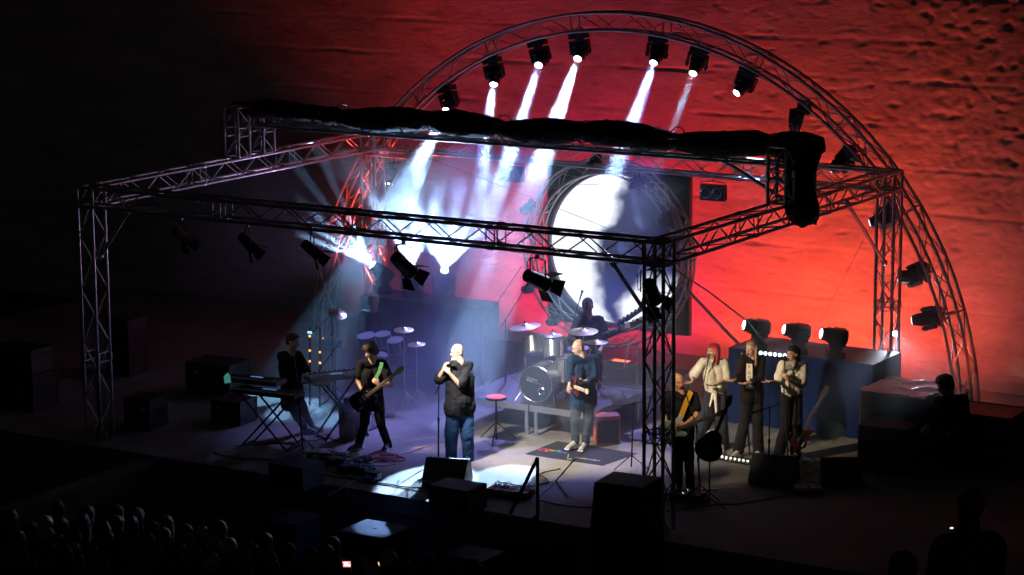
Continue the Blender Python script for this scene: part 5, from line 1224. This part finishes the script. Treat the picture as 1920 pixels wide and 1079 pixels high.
# effect boards
def pedalboard(label, px, py, w_, d_, rz, n, cols, grp='pedal boards on the stage floor', z=0, es=0.):
    p = GZ(px, py); r = thing('pedal_board', label, 'pedal board', p, rz, grp)
    MB().box((0, 0, .045), (w_, d_, .03)).build('board', BLK, r)
    for s in (-1, 1): MB().box((s*w_*.4, 0, .015), (.02, d_*.9, .03)).build('foot', BLK, r)
    rd = random.Random(px); nx = max(2, int(n/2))
    for i in range(n):
        x = -w_/2+w_*((i % nx)+.5)/nx; y = (-.25 if i < nx else .25)*d_
        pd = MB().box((x, y, .085), (w_/nx*.8, d_*.4, .05)).build('pedal', mat('pedal_%d' % (cols[i % len(cols)]), [(.6, .6, .58), (.03, .03, .035), (.05, .2, .3), (.4, .04, .04), (.1, .25, .6), (.3, .3, .32)][cols[i % len(cols)]], .4), r, bevel=.004)
        MB().cyl((x, y-.02, .11), (x, y-.02, .128), .011, n=8).build('switch', CHR, pd)
        for q in (-1, 1): MB().cyl((x+q*.02, y+.03, .11), (x+q*.02, y+.03, .124), .008, n=6).build('knob', BLK if cols[i % len(cols)] != 1 else WHT, pd)
        if es and i % 2 == 0: MB().sph((x, y+.005, .116), .007, 6, 4).build('led', mat('tiny_led', (1, 1, 1), emit=(.8, .9, 1), es=5), pd)
    t = MB()
    for i in range(n): a_ = V((rd.uniform(-.5, .5)*w_, rd.uniform(-.5, .5)*d_, .12)); b_ = a_+V((rd.uniform(-.2, .2), rd.uniform(-.15, .15), 0)); t.tube([a_, (a_+b_)/2+UP*.05, b_], .005, 4)
    tag(t.build('patch_cables', CAB, r), kind='stuff')
    return r
pedalboard('crowded pedal board with white pedals beside the left box monitor', 640, 868, .85, .42, .15, 12, [0, 1, 0, 2, 0, 1, 0, 5, 1, 0])
pedalboard('small second pedal board with blue pedals and pale top', 668, 885, .50, .3, .1, 6, [4, 1, 5, 0, 4])
pedalboard('pedal board with red and grey pedals right of the front box', 957, 930, .66, .34, .1, 10, [3, 5, 0, 1, 3, 5])
pedalboard('pedal board with lit switches at the foot of the nearest truss leg', 1272, 935, .8, .35, .1, 8, [1, 1], es=1)
pedalboard('flat pale multi-effect unit lying at the far right of the cables', 1515, 925, .42, .26, .6, 4, [0, 5])
# floor mat with rainbow smear
cs_ = [GZ(985, 852), GZ(1045, 828), GZ(1195, 851), GZ(1130, 874)]
mt = MB().add([c+UP*.006 for c in cs_]+[c+UP*.001 for c in cs_], [(0, 1, 2, 3), (7, 6, 5, 4), (0, 4, 5, 1), (1, 5, 6, 2), (2, 6, 7, 3), (3, 7, 4, 0)]).build('floor_mat', mat('dark_carpet', (.018, .018, .028), .9, bump=.6, bscale=150)); tag(mt, 'dark floor mat with a rainbow smear and pale lettering under the bassist', 'mat')
rd = random.Random(9)
for i in range(16):
    c = [(.6, .05, .05), (.65, .2, .03), (.55, .45, .04), (.08, .4, .08), (.04, .3, .4), (.06, .08, .5), (.2, .06, .4)][min(6, i*7//16)]
    p = GZ(1017+i*3.1, 843+i*.45, .0085); MB().lathe([(.02, 0), (.06-.0025*i, .0005)], p+V((rd.uniform(-.03, .03), rd.uniform(-.03, .03), 0)), (0, 0, 1), 9).build('print', mat('mat_ink_%d' % min(6, i*7//16), c, .8), mt)
for i in range(9):
    p = GZ(1080+i*5.2, 858.5+i*.75, .0085); a_ = V((.06, .02, 0)); q = .05+.03*(i % 3 == 0)
    MB().box(p, (.045, .012, .001), rz=.2).build('print', mat('mat_ink_white', (.55, .55, .55), .8), mt); MB().box(p+V((.01, .02, .0012)), (.010, q, .001), rz=.2).build('print', MATS['mat_ink_white'], mt)
MB().tube([GZ(1066, 852, .01), GZ(1064, 861, .01), GZ(1072, 861, .01)], .006, 4).build('print', MATS['mat_ink_white'], mt)
# hand rail at the front
hr = thing('hand_rail', 'black slanted hand rail of the steps at the stage edge', 'hand rail', GX(1008, 970, 8.32))
def HRP(px, py, d=0): return W_(hr.location, px, py, d)-hr.location
for a, b, n_ in [((1008, 976), (1008, 858), 'post'), ((1008, 858), (957, 964), 'rail'), ((1005, 966), (975, 1040), 'lower_rail'), ((1010, 975), (990, 1052), 'lower_rail')]:
    MB().tube([HRP(*a), HRP(*b)], .024 if n_ != 'lower_rail' else .02, 8).build(n_, BLK, hr)
# steps below
stp = thing('stage_steps', 'dark steps leading up to the stage edge below the hand rail', 'steps', (8.45, -.46, -1.05))
for k in range(4): MB().box((0, -.15-.28*k, (.84-.21*k)/2), (1.0, .28, .84-.21*k)).build('step', DNB, stp)
# ---- light bars
def ledbar(label, a, b, n, h=.08, on=3, col=(.85, .95, 1), ang=0.):
    a, b = V(a), V(b); r = thing('light_bar', label, 'light bar', (a+b)/2, 0, 'low light bars'); d = (b-a)/2; dn = d.normalized(); f = (FW-dn*FW.dot(dn)).normalized()
    f = V((f.x, f.y, .25)).normalized(); u = dn.cross(f); M = Matrix(((dn.x, f.x, u.x), (dn.y, f.y, u.y), (dn.z, f.z, u.z)))
    MB().box((0, 0, h/2), (d.length*2+.04, .09, h), M=M).build('housing', BLK, r, bevel=.005)
    for i in range(n):
        p = -d+d*2*(i+.5)/n+UP*h/2+f*.047; MB().lathe([(.032, -.0), (.032, .006), (.02, .003)], p, f, 12).build('ring', CHR, r); MB().sph(p+f*.004, .016 if on < 4 else .027, 8, 5).build('lens', mat('bar_lens_%d' % on, (1, 1, 1), emit=col, es=on), r, smooth=True)
ledbar('low light bar with small warm dots at the feet of the three women', GZ(1345, 862)+UP*.02, GZ(1425, 876)+UP*.02, 10, on=1.6, col=(.9, .9, .75))
ledbar('bright blue-white light bar on the front edge of the blue cloth table', GZ(1424, 666, BT+.02), GZ(1478, 672, BT+.02), 6, .07, on=6, col=(.6, .85, 1))
# ---- blue cloth table and black back left riser
def clothbox(label, x0, x1, y0, y1, z1, m, cat='table', name='cloth_covered_riser'):
    r = thing(name, label, cat, ((x0+x1)/2, (y0+y1)/2, 0)); w_, d_ = x1-x0, y1-y0
    MB().box((0, 0, z1-.02), (w_-.02, d_-.02, .04)).build('top', DNB, r)
    n = 120; per = 2*(w_+d_); vs = []
    def at_(t):
        t %= per
        if t < w_: return V((-w_/2+t, -d_/2, 0)), V((0, -1, 0))
        t -= w_
        if t < d_: return V((w_/2, -d_/2+t, 0)), V((1, 0, 0))
        t -= d_
        if t < w_: return V((w_/2-t, d_/2, 0)), V((0, 1, 0))
        t -= w_; return V((-w_/2, d_/2-t, 0)), V((-1, 0, 0))
    n = int(per/.045)
    for j_, z_ in enumerate((z1-.001, z1*.66, z1*.33, .01)):
        for i in range(n):
            p, nn = at_(per*i/n); a = .018*math.sin(i*1.1+.6*math.sin(i*.23))*(j_/3)**.6+.012*math.sin(i*.37)*(j_/3); vs.append(p+nn*(a+.004+.03*(j_/3))+UP*z_)
    fs = [(j_*n+i, j_*n+(i+1) % n, (j_+1)*n+(i+1) % n, (j_+1)*n+i) for j_ in range(3) for i in range(n)]
    MB().add(vs, fs).build('skirt', m, r, smooth=True)
    return r
clothbox('long table draped in dark blue cloth behind the three women', 7.95, 10.45, 5.95, 7.0, BT, NVY)
clothbox('high black riser at the back left carrying three bright lamps', .35, 2.75, 6.55, 7.3, BT, CLO, 'riser')
clothbox('lower black draped riser behind the drum kit', 2.95, 4.3, 6.4, 7.2, .75, CLO, 'riser')
# ---- flight cases
CED = mat('worn_case_edge', (.08, .075, .075), .55, .6)
def case(label, loc, d, rz=0., grp='flight cases', m=None):
    r = thing('flight_case', label, 'flight case', loc, rz, grp); w_, dp, h = d
    MB().box((0, 0, h/2), (w_-.02, dp-.02, h-.02)).build('body', m or mat('case_black', (.016, .015, .017), .5), r)
    for x in (-1, 1):
        for y in (-1, 1): MB().box((x*(w_/2-.012), y*(dp/2-.012), h/2), (.03, .03, h)).build('edge', CED, r)
    for z_ in (.012, h-.012, h*.7):
        for y in (-1, 1): MB().box((0, y*(dp/2-.012), z_), (w_-.062, .028, .024)).build('edge', CED, r)
        for x in (-1, 1): MB().box((x*(w_/2-.012), 0, z_), (.028, dp-.062, .024)).build('edge', CED, r)
    for s in (-1, 1): MB().box((s*w_*.25, -dp/2-.004, h*.7), (.08, .014, .08)).build('latch', CHR, r); MB().box((s*w_*.25, -dp/2-.004, h*.4), (.12, .012, .06)).build('handle', STE, r)
    return r
fc = case('tall flight case with crumpled silver foil on top behind the right cases', (11.15, 5.6, 0), (1.05, 1.05, .98), .0)
foil = []; NF = 30
for j_ in range(NF+1):
    for i in range(NF+1):
        x, y = (i/NF-.5)*1.08, (j_/NF-.5)*1.08
        foil.append(V((x, y, .03*noise.fractal(V((x*4, y*4, 2)), 1, 2, 4)+.025+.01*noise.noise(V((x*14, y*14, 0))))))
fo = MB().add(foil, [(j_*(NF+1)+i, j_*(NF+1)+i+1, (j_+1)*(NF+1)+i+1, (j_+1)*(NF+1)+i) for j_ in range(NF) for i in range(NF)]).build('foil_sheet', mat('crumpled_foil', (.8, .8, .86), .3, .75, bump=.5, bscale=25), None, loc=(11.15, 5.6, .985)); tag(fo, 'crumpled silver foil sheet covering the tall flight case', 'foil')
case('low dark flight case with a bright lid edge at the right', GZ(1650, 890)+V((0, .3, 0)), (.75, .6, .72), .1)
case('dark flight case under the water bottle at the far right', (12.45, 5.5, 0), (1.1, .8, .85), .0)
case('flight case with reddish edges at the far left behind the truss leg', GZ(45, 760)+V((0, 0, 0)), (1.0, .6, .6), .0); case('flight case stacked on the far left case', GZ(45, 760)+UP*.61, (.9, .55, .4), .03)
case('dark flight case left of the keyboards', GZ(410, 735), (.9, .6, .55), .05); case('dark flight case beside the front left truss leg', GZ(275, 800), (.5, .5, .5), .1)
case('shallow rack case low behind the left keyboards', GZ(440, 790), (.55, .5, .38), .1)
wb = thing('water_bottle', 'clear plastic water bottle on the far right flight case', 'bottle', V((12.2, 5.4, .86)))
MB().lathe([(.035, 0), (.038, .02), (.036, .15), (.03, .19), (.014, .22), (.014, .24)], n=14).build('bottle', mat('clear_plastic', (.8, .85, .95), .08, trans=.9), wb, smooth=True); MB().cyl((0, 0, .24), (0, 0, .262), .017, n=10).build('cap', WHT, wb)
for px, py, lb in [(740, 812, 'left of two small bottles on the floor behind the guitarist'), (752, 808, 'right of two small bottles on the floor behind the guitarist')]:
    b_ = thing('water_bottle', lb, 'bottle', GZ(px-42, py+6)+FH*.5); MB().lathe([(.035, 0), (.038, .02), (.036, .15), (.014, .22), (.014, .24)], n=12).build('bottle', MATS['clear_plastic'], b_, smooth=True); MB().cyl((0, 0, .24), (0, 0, .262), .017, n=10).build('cap', WHT, b_)
mb_ = thing('mixing_rack', 'tall narrow equipment rack at the far left in the dark', 'rack', GZ(240, 700)); MB().box((0, 0, .5), (.5, .5, 1.0)).build('cabinet', BLK, mb_)
for k in range(6): MB().box((0, -.254, .12+.15*k), (.44, .012, .13)).build('unit', PLA, mb_)
# ---- cables on the floor
def floorcable(label, pts, r=.008, m=CAB, seed=0, wig=.06, grp='cables on the stage floor', z=0.):
    rd = random.Random(seed); P = [GZ(*p, z) for p in pts]; Q = []
    for i in range(len(P)-1):
        for k in range(8): t = k/8; q = P[i].lerp(P[i+1], t); q += V((rd.uniform(-wig, wig), rd.uniform(-wig, wig), 0))*.5; Q.append(q)
    Q.append(P[-1]); R_ = [Q[0]]
    for i in range(1, len(Q)-1): R_.append((Q[i-1]+Q[i]*2+Q[i+1])/4)
    R_.append(Q[-1]); Q = [V((q.x, q.y, z+r+.002)) for q in R_]
    o = MB().tube(Q, r, 5).build('floor_cable', m, smooth=True); return tag(o, label, 'cable', grp)
floorcable('black cables running along the stage edge past the white pool', [(600, 880), (690, 905), (800, 925), (905, 935)], .009, CAB, 1, .1)
floorcable('second bundle cable along the stage edge', [(585, 885), (660, 902), (790, 917), (900, 920)], .009, CAB, 2, .12)
floorcable('cable curving from the pedal board over the coping', [(640, 890), (620, 905), (655, 925), (640, 930)], .008, CAB, 3, .03)
floorcable('cable from the blue plugs down to the stage edge', [(700, 880), (672, 898), (645, 915), (615, 930)], .009, CAB, 14, .02)
floorcable('black cable crossing the mat towards the pedal board', [(1100, 845), (1065, 875), (1040, 905), (1010, 935)], .008, CAB, 4, .05)
floorcable('long cable on the floor right of the hand rail', [(1010, 940), (1060, 950), (1130, 955), (1190, 948)], .009, CAB, 5, .05)
floorcable('looping cable right of the white pool', [(930, 905), (990, 915), (1030, 905), (1010, 890), (1050, 880)], .008, CAB, 6, .05)
floorcable('cable wandering behind the women to the right', [(1510, 890), (1560, 880), (1600, 868), (1640, 845)], .009, CAB, 7, .05)
floorcable('cables in the dark at the left of the stage', [(400, 850), (450, 862), (520, 865), (580, 850)], .009, CAB, 8, .15)
floorcable('thin cable between the keyboards and the tan amplifier', [(560, 830), (610, 822), (650, 832)], .008, CAB, 9, .1)
floorcable('cable across the dark floor at the right front', [(1250, 960), (1320, 950), (1400, 945), (1480, 930)], .009, CAB, 10, .1)
for i in range(6): floorcable('%s cable in the tangle behind the keyboards' % ['thin black leftmost', 'dull red left', 'thin black second', 'thin black middle', 'dull red right', 'thin black rightmost'][i], [(430+i*14, 842-i*3), (500+i*10, 826+i*2), (560+i*12, 838-i*4), (600+i*4, 815)], .007, RCB if i % 3 == 1 else CAB, 20+i, .2, grp='tangle of cables under the keyboards')
rc = [];
for k in range(120): a = k*.32; rr = .16+.05*math.sin(k*.37); c0 = GZ(727, 861); rc.append(V((c0.x+rr*1.3*math.cos(a)+.03*math.sin(k), c0.y+rr*math.sin(a), .012+.00025*k)))
tag(MB().tube(rc, .006, 5).build('cable_coil', RCB, smooth=True), 'coil of red cable on the floor in front of the guitarist', 'cable')
floorcable('red cable trailing away to the right from the coil', [(735, 858), (770, 848), (800, 838), (830, 830)], .006, RCB, 11, .03)
floorcable('red cable loop left of the coil', [(722, 866), (700, 868), (690, 872), (715, 876), (742, 872)], .006, RCB, 12, .02)
pl = thing('power_distributor', 'blue and red power connector box on the stage edge', 'power box', GZ(702, 900)); MB().box((0, 0, .06), (.18, .14, .12)).build('box', BLK, pl, bevel=.01)
for k, (dx, c) in enumerate([(-.08, (.05, .15, .6)), (-.02, (.05, .15, .6)), (.06, (.6, .04, .04)), (.1, (.05, .15, .6))]): MB().cyl((dx, -.06, .07), (dx, -.16, .05), .028, n=10).build('plug', mat('plug_%d' % (c[0] > .3), c, .4), pl)
for k in range(3): pp_ = thing('power_plug', ['upper blue plug by the pedal board', 'middle blue plug by the pedal board', 'lower blue plug by the pedal board'][k], 'plug', GZ(686+2*k, 876+7*k), .3*k, 'blue plugs'); MB().cyl((0, 0, .03), (.09, -.03, .03), .024, n=10).build('body', MATS['plug_0'], pp_); MB().cyl((-.05, .016, .03), (0, 0, .03), .013, n=8).build('sleeve', BLK, pp_)
# ---- smoke clouds
def smoke(label, c, r, dens, seed=0, sc=2.2, lo=.42, hi=.75, an=.2):
    vs = MB().sph((0, 0, 0), 1, 20, 14)
    o = vs.build('smoke', vol('smoke_%d' % seed, dens, (.85, .92, 1.), an, (sc, lo, hi))); o.location = c; o.scale = r; o.rotation_euler = (0, 0, seed*.7)
    return tag(o, label, 'smoke', kind='stuff')
smoke('blue smoke drifting between the keyboards and the guitarist', GZ(600, 770, .5), (.8, .6, .5), 4, 1)
smoke('blue smoke column rising behind the guitarist', W_(gtr[3], 655, 640, 1.5), (1.0, .9, 1.2), .45, 2, an=.3)
smoke('smoke cloud filled with white beams above the back left riser', V((2.15, 6.6, 2.0)), (1.7, .6, 1.0), 1.2, 3, 1.9, .25, .6, 0.)
smoke('smoke in the fan of beams at the back left', W_(V((.82, 6.5, 1.4)), 668, 485, -.15), (1.0, .7, .85), .15, 8, 1.2, .1, .5, 0.)
smoke('smoke shaft behind the bearded singer', W_(sr, 850, 720, 2.2), (1.5, 1.4, 1.5), .30, 4, 1.6, .25, .75, .3)
smoke('smoke streaming from the orange amplifier up to the right', W_(GZ(1165, 800), 1175, 755, .2), (.85, .3, .34), 2.6, 5, 2.4, .4, .7)
smoke('smoke around the legs of the bassist', W_(bas[3], 1085, 790, -.2), (.42, .3, .36), 1.8, 6, 2.6, .4, .7)
smoke('small puff of pale smoke beside the guitar stand on the right', W_(GZ(1560, 850), 1560, 812, 0), (.28, .24, .2), 7, 7, 3, .35, .6)
